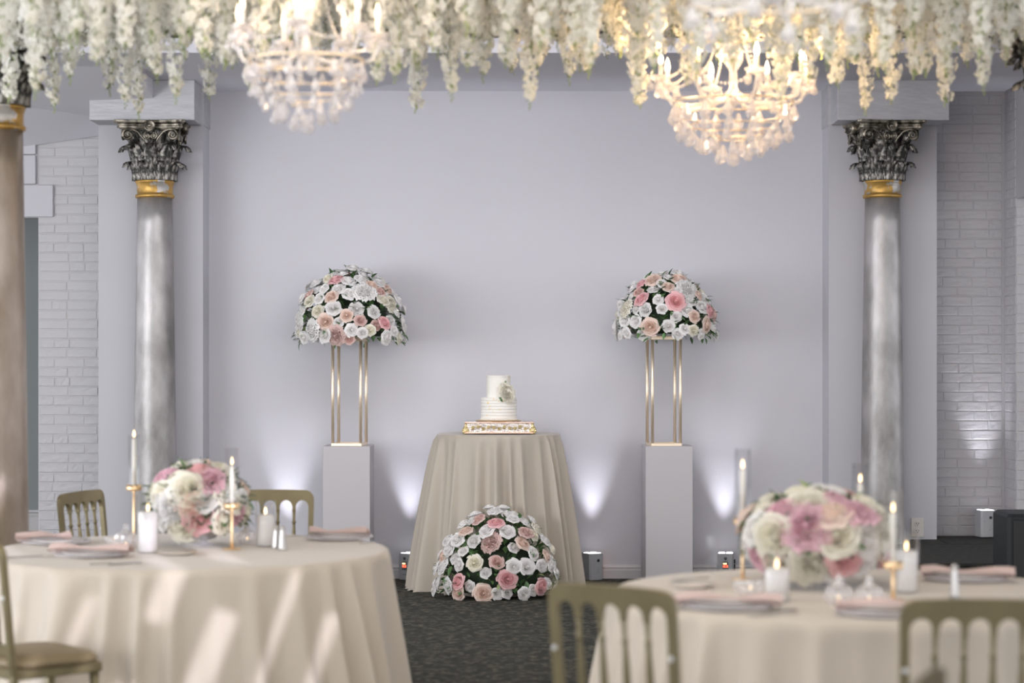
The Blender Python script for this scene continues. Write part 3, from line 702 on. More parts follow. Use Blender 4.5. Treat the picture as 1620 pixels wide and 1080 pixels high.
# ------------------------------------------------------------------ uplights
def uplight(px, d, z, rz, label, parts, power=22, tx=0):
    x = X(px, d)
    t = thing('uplight', label, 'uplight', (x, d, z), rz, 'battery uplights')
    hw, k, h = .060, .013, .198
    pts = [(-hw+k, -hw), (hw-k, -hw), (hw, -hw+k), (hw, hw-k), (hw-k, hw), (-hw+k, hw), (-hw, hw-k), (-hw, -hw+k)]
    mb = MB(); n = 8; vs = [(a*s_, b*s_, zz) for zz, s_ in ((.006, .97), (.012, 1), (h, 1)) for a, b in pts]
    mb.add(vs, [tuple(range(7, -1, -1)), tuple(range(16, 24))]+[(j*8+i, j*8+(i+1) % 8, j*8+8+(i+1) % 8, j*8+8+i) for j in range(2) for i in range(8)])
    mb.obj('housing', 'uplight_grey', t)
    MB().lathe([(.05, 0), (.06, .006)], 16).obj('base_pad', 'black', t)
    for a in (-1, 1):
        for b in (-1, 1): MB().lathe([(.024, h-.002), (.025, h+.003), (.020, h+.005), (.0001, h+.0045)], 20, c=(a*.028, b*.028, 0)).obj('lens', 'uplight_led', t, True)
    def onface(f, mb_fn, name, m, par=None):
        # f: 0 = -y face, 1 = +x face, -1 = -x face
        o = mb_fn.obj(name, m, par or t); o.rotation_euler.z = {0: 0, 1: PI/2, -1: -PI/2}[f]; return o
    for f, kind in parts:
        if kind == 'display':
            onface(f, MB().box((-.0, -hw-.001, .112), (.040, .003, .044)), 'display', 'ink')
            onface(f, MB().box((-.004, -hw-.003, .126), (.026, .002, .009)), 'display_bar', 'amber_display')
            dg = MB()
            for i, q in enumerate((-.012, .0, .012)):
                dg.box((q, -hw-.003, .114), (.008, .002, .0035)); dg.box((q, -hw-.003, .100), (.008, .002, .0035)); dg.box((q-.004, -hw-.003, .107), (.0032, .002, .017)); 
                if i != 1: dg.box((q+.004, -hw-.003, .107), (.0032, .002, .017)).box((q, -hw-.003, .107), (.008, .002, .003))
            onface(f, dg, 'red_digits', 'red_display')
            onface(f, MB().plate([(-.011, .172), (.011, .172), (.010, .158), (0, .148), (-.010, .158)], -hw-.002, -hw+.001).box((0, -hw-.001, .140), (.036, .002, .0035)), 'emblem', 'ink')
            bt = MB()
            for q in (-.018, -.006, .006, .018): bt.box((q, -hw-.002, .083), (.006, .004, .006))
            onface(f, bt, 'button_row', 'ink')
            onface(f, MB().box((0, -hw-.001, .045), (.03, .002, .003)), 'lettering_strip', 'ink')
        if kind == 'ports':
            for q, zz, sx, sz in ((-.018, .138, .014, .028), (.008, .138, .016, .028), (-.016, .086, .024, .032), (.013, .096, .026, .042)):
                onface(f, MB().bbox((q, -hw-.004, zz), (sx, .012, sz), .002), 'power_port', 'black')
        if kind == 'switch':
            onface(f, MB().bbox((.012, -hw-.003, .148), (.019, .008, .019), .002), 'switch', 'black')
            dt = MB()
            for q, zz in ((.01, .085), (.02, .092), (.01, .075), (.02, .068), (.01, .062), (-.03, .120), (.002, .058)): dt.box((q, -hw-.001, zz), (.003, .002, .003))
            onface(f, dt, 'printed_marks', 'ink')
    MB().ball(((hw-k/2)*.98, -(hw-k/2)*.98, .092), .0045, 6, 4).obj('screw', 'black', t)
    s_ = spot('uplight_beam', (x, d+.0, z+.215), (x+tx, d+.085, z+1.2), power, 42, 1.0, (.90, .90, 1.0), .025)
    s_.parent = None
    return t
uplight(648, 15.235, 0, -.62, 'grey uplight with red digits on the floor left of the cake table', [(0, 'display'), (1, 'ports')])
uplight(937, 15.235, 0, .55, 'grey uplight on the floor between the cake table and the right pedestal', [(0, 'switch'), (1, 'display')])
uplight(1148, 15.235, 0, -.12, 'grey uplight with shield emblem and red digits between right pedestal and right table', [(0, 'display'), (1, 'ports')])
uplight(455, 15.235, 0, .2, 'grey uplight hidden behind the left table at the foot of the leftmost wall beam', [(0, 'display'), (1, 'ports')])
uplight(1559, 15.21, .315, .22, 'pale uplight on the black carpeted platform by the brick corner', [(0, 'switch'), (1, 'display')], 26)

# ------------------------------------------------------------------ chairs
def make_chair():
    t = thing('dining_chair', '', 'chair')
    W = .465; hw = W/2; T = .024; yb = -.20
    lean = Matrix.Rotation(.10, 3, 'X')
    def L_(p): v = Vector((p[0], p[1], p[2]-.45)); v = lean @ v; return Vector((v.x, v.y+yb, v.z+.45))
    # seat
    def seatfn(u, v):
        a = u*2*PI; c, s = math.cos(a), math.sin(a); e = .42
        x = .222*abs(c)**e*(1 if c > 0 else -1); y = .20*abs(s)**e*(1 if s > 0 else -1)
        k = [(0, .492), (.6, .490), (.9, .482), (1.0, .466), (1.0, .446), (.95, .440), (0, .440)][int(round(v*6))]
        return (x*k[0]*(1+.04*(y > 0)), y*k[0], k[1])
    MB().grid(seatfn, 40, 7, True).obj('seat', 'chair_seat', t, True)
    MB().bbox((0, 0, .422), (.42, .39, .040), .006).obj('seat_frame', 'chair_gold', t)
    for sx in (-1, 1):
        MB().tube([(sx*.175, .175, .42), (sx*.178, .178, .22), (sx*.176, .18, .0)], [.019, .016, .012], 12).obj('leg', 'chair_gold', t, True)
        # rear leg continues as the back post
        mb = MB(); pts = [(sx*.196, -.235, 0), (sx*.201, -.20, .25), (sx*.210, -.19, .42)]+[tuple(L_((sx*(.2135+.005*(z-.45)/.4), 0, z))) for z in (.47, .6, .75, .87)]
        for i in range(len(pts)-1):
            pass
        vs = []; fs = []
        for i, p in enumerate(pts):
            q = .0135 if i > 2 else .0125+.001*i
            for a, b in ((-1, -1), (1, -1), (1, 1), (-1, 1)): vs.append((p[0]+a*q, p[1]+b*.0115, p[2]))
        for i in range(len(pts)-1):
            for k in range(4): fs.append((i*4+k, i*4+(k+1) % 4, i*4+4+(k+1) % 4, i*4+4+k))
        fs += [(3, 2, 1, 0), tuple(range(len(vs)-4, len(vs)))]
        mb.add(vs, fs); o = mb.obj('leg', 'chair_gold', t)
        c = L_((sx*.2155, -.013, .725)); MB().ball(c, .009, 10, 6).obj('screw_cap', 'white_plastic', t, True)
        MB().tube([(sx*.176, .178, .20), (sx*.183, -.205, .20)], .009, 8).obj('stretcher', 'chair_gold', t, True)
    MB().tube([(-.18, 0, .20), (.18, 0, .20)], .009, 8).obj('stretcher', 'chair_gold', t, True)
    # crest rail with five arches
    n_open = 5; sp_w = .016; inner = hw-.028; ow = (2*inner-4*sp_w)/5
    pts = []
    zt, zsp = .93, .838
    cr = .045
    bow = lambda x: .006*(1-(x/hw)**2)
    pts.append((-hw, zsp-.01)); pts.append((-hw, zt-cr))
    for i in range(1, 7): a = PI-i*PI/12; pts.append((-hw+cr+cr*math.cos(a), zt-cr+cr*math.sin(a)+bow(hw-cr)*i/6))
    for i in range(9): x = -hw+cr+(2*(hw-cr))*i/8; pts.append((x, zt+bow(x)))
    for i in range(0, 6): a = PI/2-i*PI/12; pts.append((hw-cr+cr*math.cos(a), zt-cr+cr*math.sin(a)))
    pts.append((hw, zt-cr)); pts.append((hw, zsp-.01))
    arches = []
    for k in range(4, -1, -1):
        x0 = -inner+k*(ow+sp_w); x1 = x0+ow; c = (x0+x1)/2
        arches.append((x1, zsp-.01))
        for i in range(9): a = i*PI/8; arches.append((c+ow/2*math.cos(a), zsp+.005+.036*math.sin(a)))
        arches.append((x0, zsp-.01))
    pts += arches
    mb = MB(); mb.plate(pts, -.011, .011); mb.v = [tuple(L_(v)) for v in mb.v]
    mb.obj('crest_rail', 'chair_gold', t)
    for k in range(4):
        x = -inner+(k+1)*ow+k*sp_w+sp_w/2; m_ = MB()
        m_.lathe([(.0085, .53), (.010, .56), (.0125, .62), (.0115, .68), (.008, .745), (.0075, .757), (.0115, .760), (.0115, .766), (.0075, .770), (.0078, .80), (.0095, .832)], 10)
        m_.v = [tuple(L_((v[0]+x, v[1], v[2]))) for v in m_.v]; m_.obj('spindle', 'chair_gold', t, True)
    mb = MB(); mb.box((0, 0, .52), (2*hw-.05, .020, .036)); mb.v = [tuple(L_(v)) for v in mb.v]; mb.obj('lower_rail', 'chair_gold', t)
    return t
def face(fx, fy): return math.atan2(fy, fx)-PI/2
ch0 = make_chair(); index_children()
CHG = 'antique gold spindle back chairs'
def chair(x, y, fx, fy, label, scale=1, first=False):
    c = ch0 if first else copytree(ch0); c.location = (x, y, 0); c.rotation_euler.z = face(fx, fy); c['label'] = label; c['group'] = CHG; return c
chair(X(975, 6.5)+.21*.6, 6.5+.21*.8, .58, .80, 'antique gold spindle back chair angled at the front left of the right table', first=True)
chair(X(1541, 6.2), 6.35, .02, 1, 'darker olive gold spindle back chair facing the right table at lower right corner')
chair(X(134, 11.1)+.25, 10.85, .955, -.30, 'gold spindle back chair turned sideways behind the left table near the brown column')
chair(X(427, 11.0), 10.80, .02, -1, 'gold spindle back chair behind the left table right of its flowers')
chair(-1.895, 8.24, .75, .66, 'gold chair at lower left edge showing its brown seat pad beside the left table')
chair(X(1290, 4.72), 4.72, -.93, .36, 'chair in the nearest row with only its rounded top rail showing at the bottom')
chair(X(1694, 8.4), 8.55, -.85, -.5, 'chair at the far right edge behind the right table, only its back edge showing')

# black cabinet at the right edge
t = thing('loudspeaker', 'black loudspeaker cabinet at the right edge beside the platform', 'loudspeaker', (X(1591, 12.7)+.28, 12.85, 0))
MB().bbox((0, 0, .345), (.56, .40, .67), .02).obj('cabinet', 'black_cabinet', t)
MB().bbox((0, -.205, .345), (.49, .012, .60), .004).obj('grille', 'black', t)
for sx in (-1, 1): MB().bbox((sx*.2, 0, .006), (.05, .3, .014), .003).obj('foot', 'black', t)

# ------------------------------------------------------------------ round tables
TL = (X(298, 9.45), 9.45); TR = (X(1350, 7.76), 7.76); TH = .765
def round_table(c, label, clabel, seed, nf):
    t = thing('round_table', label, 'table', (c[0], c[1], 0), 0, 'round dining tables')
    MB().lathe([(.0001, .735), (.895, .735), (.90, .74), (.90, .752), (.895, .757), (.0001, .757)], 56).obj('tabletop', 'wood_dark', t)
    for k in range(4):
        a = k*PI/2+PI/4; MB().tube([(.5*math.cos(a), .5*math.sin(a), .736), (.56*math.cos(a), .56*math.sin(a), .0)], .015, 8).obj('leg', 'iron', t, True)
    o = cloth(.906, TH, 1.01, nf, .085, seed, nth=900, rise=.5, sharp=1.7).obj('tablecloth', 'cloth', None, True, loc=(c[0], c[1], 0))
    tag(o, clabel, 'tablecloth', 'beige round tablecloths')
round_table(TL, 'round dining table hidden under the left beige cloth', 'floor length beige cloth with light streaks on the left round table', 5, 33)
round_table(TR, 'round dining table hidden under the right beige cloth', 'floor length beige cloth on the right round table behind the front chairs', 8, 33)
def onT(px, py):   # point on the table-top plane under this pixel
    d = (CAMZ-TH)*FPX/(py-HY); return (X(px, d), d, TH+.001)

# taper candles on gold holders with glass chimneys
def taper(pos, stem, glass, where, top_out=0, gr=.034):
    x, y, z = pos
    h = thing('candle_holder', 'slim gold candle holder '+where, 'candle holder', pos, 0, 'gold taper holders')
    MB().lathe([(.0001, 0), (.042, 0), (.042, .004), (.012, .008), (.0001, .009)], 28).obj('base', 'gold_warm', h, True)
    MB().lathe([(.007, .006), (.0065, .03), (.009, .034), (.0065, .038), (.0065, stem-.01), (.009, stem)], 14).obj('stem', 'gold_warm', h, True)
    MB().lathe([(.008, stem-.004), (.034, stem), (.036, stem+.006), (.036, stem+.026), (.034, stem+.026), (.034, stem+.008), (.014, stem+.008), (.014, stem+.022), (.0115, stem+.022), (.0115, stem+.008), (.0001, stem+.008)], 28).obj('cup', 'gold_warm', h, True)
    ch = glass-.078 if not top_out else glass-.012
    c = thing('taper_candle', 'ivory taper candle burning in the gold holder '+where, 'candle', (x, y, z+stem+.009), 0, 'taper candles')
    MB().lathe([(.0112, 0), (.0105, ch*.6), (.0095, ch-.006), (.006, ch), (.0001, ch-.002)], 14).obj('wax', 'wax', c, True)
    MB().tube([(0, 0, ch-.002), (.001, 0, ch+.010)], .0012, 5).obj('wick', 'ink', c)
    MB().lathe([(.0001, ch+.004), (.0042, ch+.011), (.0056, ch+.018), (.004, ch+.028), (.0001, ch+.042)], 10).obj('flame', 'flame', c, True)
    g = MB().lathe([(gr-.002, stem+.009), (gr-.002, stem+.012+glass), (gr-.0035, stem+.012+glass), (gr-.0035, stem+.009)], 32, caps=False).obj('glass_chimney', 'thin_glass', None, True, loc=(x, y, z))
    tag(g, 'clear glass chimney around the taper '+where, 'glass chimney', 'glass chimneys')
# depth from stacking: base pixel rows chosen on the table plane
taper(onT(212, 860), .248, .245, 'at the left of the left table flowers', 1, .029)
taper(onT(367, 869), .185, .262, 'standing in front of the left table flowers')
taper(onT(1175, 917), .215, .285, 'at the left of the right table flowers', 0, .033)
taper(onT(1361, 906), .165, .265, 'behind the right table flowers', 0, .036)
taper(onT(1413, 950), .114, .268, 'at the right of the right flowers', 0, .0365)

# pillar candles in glass
def pillar(pos, r, hw_, hg, where):
    c = thing('pillar_candle', 'white pillar candle burning inside glass '+where, 'candle', (pos[0], pos[1], pos[2]+.005), 0, 'white pillar candles')
    MB().lathe([(.0001, 0), (r-.007, 0), (r-.006, .004), (r-.006, hw_-.008), (r-.012, hw_), (.0001, hw_-.006)], 32, fn=lambda a, q, z: q*(1+.01*math.cos(a*16))).obj('wax', 'frosted_white', c, True)
    MB().tube([(0, 0, hw_-.008), (.001, 0, hw_+.006)], .0013, 5).obj('wick', 'ink', c)
    MB().lathe([(.0001, hw_), (.0048, hw_+.008), (.0062, hw_+.015), (.0045, hw_+.024), (.0001, hw_+.038)], 10).obj('flame', 'flame', c, True)
    g = MB().lathe([(.0001, 0), (r, 0), (r, hg), (r-.002, hg), (r-.002, .004), (.0001, .004)], 36, caps=False).obj('glass_cylinder', 'thin_glass', None, True, loc=pos)
    tag(g, 'clear glass cylinder around the white pillar candle '+where, 'glass cylinder', 'pillar candle glasses')
pillar(onT(234, 874), .049, .178, .262, 'left of the left table flowers')
pillar(onT(420, 864), .046, .140, .208, 'right of the left table flowers')
pillar(onT(1229, 951), .048, .112, .165, 'before the right table flowers')
pillar(onT(1434, 937), .045, .150, .225, 'behind the rightmost taper on the right table')

# cut crystal votives and covered jars
def votive(pos, s, label, lid=True):
    t = thing('crystal_votive', label, 'votive holder', pos, 0, 'cut crystal votives')
    f = lambda a, r, z: r*(1+.05*math.cos(a*12))
    MB().lathe([(.0001, 0), (.034*s, 0), (.036*s, .006*s), (.046*s, .020*s), (.047*s, .036*s), (.042*s, .042*s)], 24, fn=f, caps=False).obj('dish', 'cut_crystal', t)
    if lid: MB().lathe([(.044*s, .042*s), (.040*s, .056*s), (.022*s, .066*s), (.010*s, .078*s), (.012*s, .090*s), (.0001, .104*s)], 24, fn=f, caps=False).obj('lid', 'cut_crystal', t)
    MB().lathe([(.0001, .004), (.018, .004), (.018, .018), (.0001, .018)], 16).obj('tealight', 'wax', t, True)
    MB().lathe([(.0001, .020), (.003, .024), (.0001, .032)], 8).obj('flame', 'flame', t, True)
votive(onT(199, 868), 1.15, 'pointed cut crystal votive beside the leftmost pillar candle of the left table')
votive(onT(391, 860), 1.0, 'small crystal votive between the flowers and right pillar candle on left table')
votive(onT(181, 861), .9, 'low crystal votive dish left of the pointed crystal votive on the left table', False)
votive(onT(1327, 956), 1.05, 'pointed cut crystal votive in front of the right table bowl')
votive(onT(1375, 957), 1.05, 'pointed cut crystal votive next to the rightmost taper on the right table')
votive(onT(1187, 940), 1.25, 'wide crystal votive dish at the left of the right table', False)
def bowl(pos, s, label, m='bowl_grey'):
    t = thing('footed_bowl', label, 'bowl', pos)
    MB().lathe([(.0001, 0), (.055*s, 0), (.055*s, .005), (.022*s, .012), (.018*s, .028*s)], 32, caps=False).obj('foot', 'cut_crystal', t, True)
    MB().lathe([(.018*s, .026*s), (.07*s, .040*s), (.105*s, .085*s), (.115*s, .13*s), (.110*s, .13*s), (.10*s, .09*s), (.0001, .05*s)], 36, caps=False).obj('dish', m, t, True)
pL = onT(322, 862); pR = onT(1292, 925)
bowl(pL, .8, 'low footed bowl holding the left table flowers'); bowl(pR, 1.0, 'low grey footed bowl holding the right table flowers')
MIXT = [('cream', 6), ('white', 5), ('blush', 3), ('orchid', 2), ('pink', 1)]
spotsTL = [(-.22, -.52, 'cream', 1.25, 'r'), (.16, -.36, 'pink', 1.15, 'r'), (-.10, .42, 'cream', 1.3, 'r'), (.0, -.02, 'blush', 1.05, 'r'), (.32, .60, 'orchid', 1.15, 'p'), (-.60, .72, 'orchid', .95, 'p'), (.25, .12, 'white', .95, 'r'), (-.62, .25, 'cream', 1.1, 'r'),
           (-.42, -.05, 'white', 1.2, 'p'), (.60, -.40, 'cream', 1.15, 'r'), (.05, .88, 'pink', .9, 'r'), (.72, .15, 'cream', 1.2, 'p'), (-.34, .28, 'cream', 1, 'r'), (.84, -.25, 'orchid', .85, 'p')]
t = thing('flower_arrangement', 'low arrangement of cream and pink roses in a bowl on the left table', 'flowers', (X(314, pL[1]), pL[1], TH), 0, 'table centrepieces')
arrangement(t, 31, .21, .165, .200, 44, .062, MIXT, 2.0, 60, spots=spotsTL, lsize=.075)
spotsTR = [(-.18, -.48, 'cream', 1.3, 'p'), (.28, -.38, 'pink', 1.2, 'r'), (-.25, .28, 'orchid', 1.3, 'p'), (.42, .55, 'orchid', 1.3, 'p'), (.12, .12, 'cream', 1.35, 'r'), (-.66, .05, 'cream', 1.25, 'r'), (-.60, -.42, 'blush', 1.15, 'r'), (-.82, -.40, 'orchid', 1.0, 'p'), (.08, .52, 'blush', 1.25, 'r'),
           (-.50, .62, 'orchid', 1.1, 'p'), (-.2, .72, 'cream', 1.25, 'p'), (.12, -.62, 'white', 1.0, 'r'), (.58, -.05, 'white', 1.0, 'r'), (.76, .25, 'cream', 1.3, 'p'), (.52, -.48, 'white', 1, 'r'), (.10, .86, 'orchid', 1.0, 'p')]
t = thing('flower_arrangement', 'low arrangement of cream and pink roses in a grey bowl on the right table', 'flowers', (X(1290, pR[1]), pR[1], TH), 0, 'table centrepieces')
arrangement(t, 44, .258, .150, .195, 52, .066, MIXT, 2.0, 60, spots=spotsTR, lsize=.075)

# plates, chargers, napkins, cutlery, shakers
def beads(R, n, z, r, m='thin_glass'):
    mb = MB()
    for i in range(n): a = i*2*PI/n; mb.ball((R*math.cos(a), R*math.sin(a), z), r, 6, 4)
    return mb
def setting(pos, label, rz, nap_rz, nap_dx=0, nap_dy=0, L=.34, plate=True, nw=.062, chl=''):
    c = thing('charger_plate', 'clear beaded glass charger '+label, 'charger', pos, rz, 'beaded glass chargers')
    MB().lathe([(.0001, .003), (.10, .003), (.115, .006), (.155, .014), (.155, .011), (.115, .003), (.10, 0), (.0001, 0)], 48).obj('disc', 'cut_crystal', c, True)
    beads(.157, 72, .014, .0052).obj('beaded_rim', 'cut_crystal', c, True)
    z = pos[2]+.016
    if plate:
        p = MB().lathe([(.0001, .002), (.07, .002), (.085, .006), (.128, .016), (.128, .0135), (.085, .003), (.07, 0), (.0001, 0)], 44).obj('dinner_plate', 'china', None, True, loc=(pos[0], pos[1], pos[2]+.0075))
        tag(p, 'white dinner plate on the charger '+label, 'plate', 'white dinner plates')
    mb = MB(); seed_ = pos[0]*7
    def fn(u, v):
        # folded napkin pinched in the middle, fanned at both ends
        x = (u-.5)*L; pin = (.62+.38*abs(2*u-1)**1.3)*(1+.12*math.sin(u*9+seed_))
        y = (v-.5)*nw*2*pin; fold = .010*math.cos(v*PI*5)*pin
        zz = .018+fold+.020*(1-(2*v-1)**2)*(.7+.5*math.sin(u*7+v*3+seed_))
        edge = max(0, abs(x)-.125); zz -= min(edge*.12, .010)
        return (x, y, zz)
    mb.grid(fn, 26, 20)
    # underside closes the fold
    mb.grid(lambda u, v: ((u-.5)*L*.98, -(v-.5)*nw*1.96*(.45+.55*abs(2*u-1)**1.3), .006), 12, 4)
    n = mb.obj('napkin', 'napkin', None, True, loc=(pos[0]+nap_dx, pos[1]+nap_dy, pos[2]+.014), rz=nap_rz)
    tag(n, 'folded blush pink napkin '+label, 'napkin', 'blush napkins')
setting(onT(90, 860), 'at the far left of the left table', 0, .35, -.06, -.01, .25)
setting(onT(145, 880), 'at the front left of the left table', 0, -.12, 0, -.02, .36)
setting(onT(537, 853), 'at the right of the left table', 0, -.12, 0, -.02, .28)
setting(onT(1150, 962), 'at the front left of the right table', 0, -.10, 0, -.02, .38)
setting(onT(1395, 972), 'on the right table by the lower right chair', 0, -.15, -.03, -.02, .26)
setting(onT(1528, 918), 'at the back right of the right table', 0, -.2, 0, -.03, .36)
def bread(pos, label):
    t = thing('bread_plate', label, 'plate', pos, 0, 'small white bread plates')
    MB().lathe([(.0001, .003), (.055, .003), (.088, .016), (.088, .013), (.06, .0), (.0001, 0)], 36).obj('dish', 'china', t, True)
    MB().lathe([(.0895, .0145), (.0885, .0165), (.0875, .0145)], 36, caps=False).obj('rim', 'gold_warm', t, True)
bread(onT(280, 877), 'small white bread plate in front of the left table flowers')
bread(onT(1095, 929), 'small white bread plate at the back left of the right table')
for px, py, rz, lab in ((1083, 925, .5, 'butter knife lying on the bread plate of the right table'),):
    p = onT(px, py); k = MB().bbox((0, 0, 0), (.12, .012, .003), .001).bbox((.085, 0, 0), (.06, .009, .006), .002).obj('butter_knife', 'chrome', None, loc=(p[0], p[1], p[2]+.022), rz=rz); tag(k, lab, 'knife')
def cutlery(pos, rz, kind, label):
    t = thing(kind, label, 'cutlery', pos, rz, 'silver cutlery')
    MB().bbox((-.05, 0, .004), (.10, .009, .005), .002).obj('handle', 'chrome', t)
    if kind == 'knife': MB().plate([(0, .0), (.11, .0), (.105, .008), (0, .010)], -.001, .001).obj('blade', 'chrome', t).rotation_euler.x = -PI/2+.2
    elif kind == 'spoon': MB().ball((.04, 0, .006), (.02, .004), 12, 6).tube([(0, 0, .004), (.03, 0, .005)], .003, 6).obj('bowl', 'chrome', t, True)
    else:
        mb = MB().bbox((.015, 0, .004), (.035, .018, .003), .001)
        for q in (-.0075, -.0025, .0025, .0075): mb.box((.052, q, .005), (.04, .0022, .002))
        mb.obj('tines', 'chrome', t)
for (px, py, rz, kind, lab) in ((178, 892, .5, 'knife', 'knife at the front edge of the left table right of the pink napkin'), (205, 893, .62, 'spoon', 'spoon next to the knife on the left table'),
                                (42, 882, .6, 'fork', 'fork left of the front napkin on the left table'), (470, 849, .3, 'fork', 'fork left of the right place setting on the left table'),
                                (1222, 974, .5, 'knife', 'knife right of the front left setting on the right table'), (1238, 968, .5, 'spoon', 'spoon beside the knife of the right table'), (590, 858, 1.0, 'knife', 'knife near the right edge of the left table')):
    cutlery(onT(px, py), rz, kind, lab)
def shaker(pos, h, label, rz=0):
    t = thing('salt_shaker', label, 'shaker', pos, rz, 'silver shakers')
    MB().lathe([(.0001, 0), (.021, 0), (.022, .004), (.019, .012), (.0145, h*.55), (.012, h-.018)], 8, caps=True).obj('body', 'chrome', t)
    MB().lathe([(.013, h-.020), (.0135, h-.012), (.010, h-.004), (.0001, h)], 14).obj('cap', 'chrome', t, True)
shaker(onT(437, 868), .105, 'silver shaker directly beside the right pillar candle on the left table'); shaker(onT(447, 870), .112, 'silver shaker on the left table, the one farther from the pillar candle')
shaker(onT(1510, 948), .128, 'tall silver shaker on the right table near the darker chair')
# slender flute by the taper on the right table
p = onT(1127, 944)
t = thing('champagne_flute', 'slim clear flute at the back left of the right table', 'glass', p)
MB().lathe([(.0001, 0), (.030, .001), (.028, .004), (.004, .010), (.0035, .075), (.010, .092), (.020, .13), (.021, .19), (.0165, .222)], 24, caps=False).obj('bowl', 'thin_glass', t, True)

# ------------------------------------------------------------------ hanging blossom ceiling
def strand_meshes(k, L):
    r = random.Random(100+k); bl = MB(); gr = MB()
    path = []; x = y = 0
    for i in range(12):
        z = -L*i/11; path.append(Vector((x, y, z))); x += r.uniform(-.006, .006); y += r.uniform(-.006, .006)
    gr.tube(path, [.003-.002*i/11 for i in range(12)], 4)
    def at(t): f = t*11; i = min(10, int(f)); return path[i].lerp(path[i+1], f-i)
    n = int(L*125)
    for i in range(n):
        t = (i+r.random())/n; R = .100*(1-t)**.66*(.7+.3*min(1, t*12))+.010
        a = i*2.4+r.uniform(-.5, .5); rr = R*r.uniform(.30, 1.25)
        c = at(t)+Vector((rr*math.cos(a), rr*math.sin(a), r.uniform(-.02, .02)))
        s = (.029-.011*t)*r.uniform(.6, 1.35)
        out = Vector((math.cos(a), math.sin(a), r.uniform(-.7, .2))).normalized(); M = out.to_track_quat('Z', 'Y').to_matrix() @ Matrix.Rotation(r.uniform(0, 6), 3, 'Z')
        for q in range(4):
            b = q*PI/2+r.uniform(-.2, .2); e = Vector((math.cos(b), math.sin(b), 0)); f = Vector((-math.sin(b), math.cos(b), 0))
            vs = [(0, 0, 0), e*s*.75+f*s*.62+Vector((0, 0, s*.35)), e*s*1.35+Vector((0, 0, s*.15*r.uniform(-1, 2))), e*s*.75-f*s*.62+Vector((0, 0, s*.35))]
            bl.add([M @ Vector(v)+c for v in vs], [(0, 1, 2, 3)])
    for i in range(int(L*60)):
        t = r.random()**.7; t = min(1, t); a = r.uniform(0, 6.28); c = at(t); l = r.uniform(.025, .05)
        d = Vector((math.cos(a)*.8, math.sin(a)*.8, -.9)).normalized(); sd = d.cross(Vector((0, 0, 1))).normalized()*.0045
        o = Vector((math.cos(a), math.sin(a), 0))*.07*(1-t)
        gr.add([c+o*.9, c+o+d*l*.5+sd, c+o+d*l, c+o+d*l*.5-sd], [(0, 1, 2, 3)])
    tip = at(1)
    for i in range(6):
        c = tip+Vector((r.uniform(-.006, .006), r.uniform(-.006, .006), -.008*i)); gr.ball(c, .0045, 5, 3)
    return gr.mesh('stem', 'leaf_pale', False), bl.mesh('blossoms', 'wisteria_petal', False)
SM = [strand_meshes(k, L) for k, L in enumerate((.42, .5, .58, .66, .74, .82, .9, .98))]
SL = (.42, .5, .58, .66, .74, .82, .9, .98)
def strand(px, py, d, long_=False):
    x = X(px, d); z = CAMZ+(HY-py)*d/FPX; L = 3.675-z
    k = min(range(8), key=lambda i: abs(SL[i]-L)); s = L/SL[k]
    gr, bl = SM[k]
    o = link('wisteria_strand', gr, None, (x, d, 3.675), rot=(rnd.uniform(-.03, .03), rnd.uniform(-.03, .03), rnd.uniform(0, 6.28)), scale=(min(1.2, max(.85, s)),)*2+(s,))
    lab = 'cream wisteria garland in the hanging ceiling of blossoms above the tables'
    if long_: lab = long_
    tag(o, lab, 'hanging flowers', 'cream wisteria garlands of the blossom ceiling')
    link('blossoms', bl, o)
    return o
rs = random.Random(5)
def clear_of(x, d):
    return all((x-cx)**2+(d-cy)**2 > rr*rr for cx, cy, rr in ((X(1158, 10.0), 10.0, .34), (X(478, 8.3), 8.3, .26), (c3.location.x, 10.4, .27), (c4.location.x, 10.4, .27)))
special = [(20, 150), (50, 142), (85, 166), (165, 140), (202, 160), (222, 178), (245, 118), (272, 152), (330, 145), (398, 132), (660, 166), (706, 145), (760, 116), (842, 160), (897, 120), (935, 112), (1003, 148), (1240, 155), (1322, 126), (1364, 172), (1403, 152), (1447, 112), (1490, 156), (1552, 136), (118, 120), (600, 120), (618, 118), (1015, 160), (1090, 120), (1290, 118)]
LONG = {85: 'low hanging cream garland just right of the brown column capital', 222: 'longest cream garland tip hanging in front of the left silver beam', 330: 'cream garland ending at the inner corner of the left beam',
        660: 'long cream garland hanging alone over the wall right of the left chandelier', 842: 'long cream garland hanging above the wedding cake against the wall', 1364: 'longest cream garland tip hanging in front of the right silver beam',
        1490: 'cream garland ending at the outer end of the right silver beam', 1003: 'cream garland hanging immediately left of the large right chandelier', 1552: 'cream garland hanging over the right brick wall'}
cnt = 0
for px, py in special:
    d = rs.uniform(9.2, 10.6)
    if not clear_of(X(px, d), d): d = 9.2 if px < 1000 else 9.3
    strand(px, py, d, LONG.get(px, False)); cnt += 1
N_RAND = 268
rows = 9
for i in range(N_RAND):
    row = i % rows; d = 8.7+row*.34+rs.uniform(-.1, .1)
    n_in = N_RAND/rows; k = i//rows
    px = -40+(k+rs.random())*1700/n_in
    py = rs.choice((45, 52, 60, 70, 80, 92, 104))+rs.uniform(-10, 10)
    if d > 10.9: py = min(py, 82)
    if not clear_of(X(px, d), d): continue
    strand(px, py, d); cnt += 1
print('strands', cnt)
# the lattice they hang from
mb = MB()
for i in range(14): mb.box((0, 8.5+i*.24, 3.66), (7, .02, .02))
for i in range(15): mb.box((-3.3+i*.47, 10.05, 3.66), (.02, 3.3, .02))
tag(mb.obj('flower_lattice', 'wood_dark'), 'dark lattice under the ceiling that the wisteria garlands hang from', 'lattice')

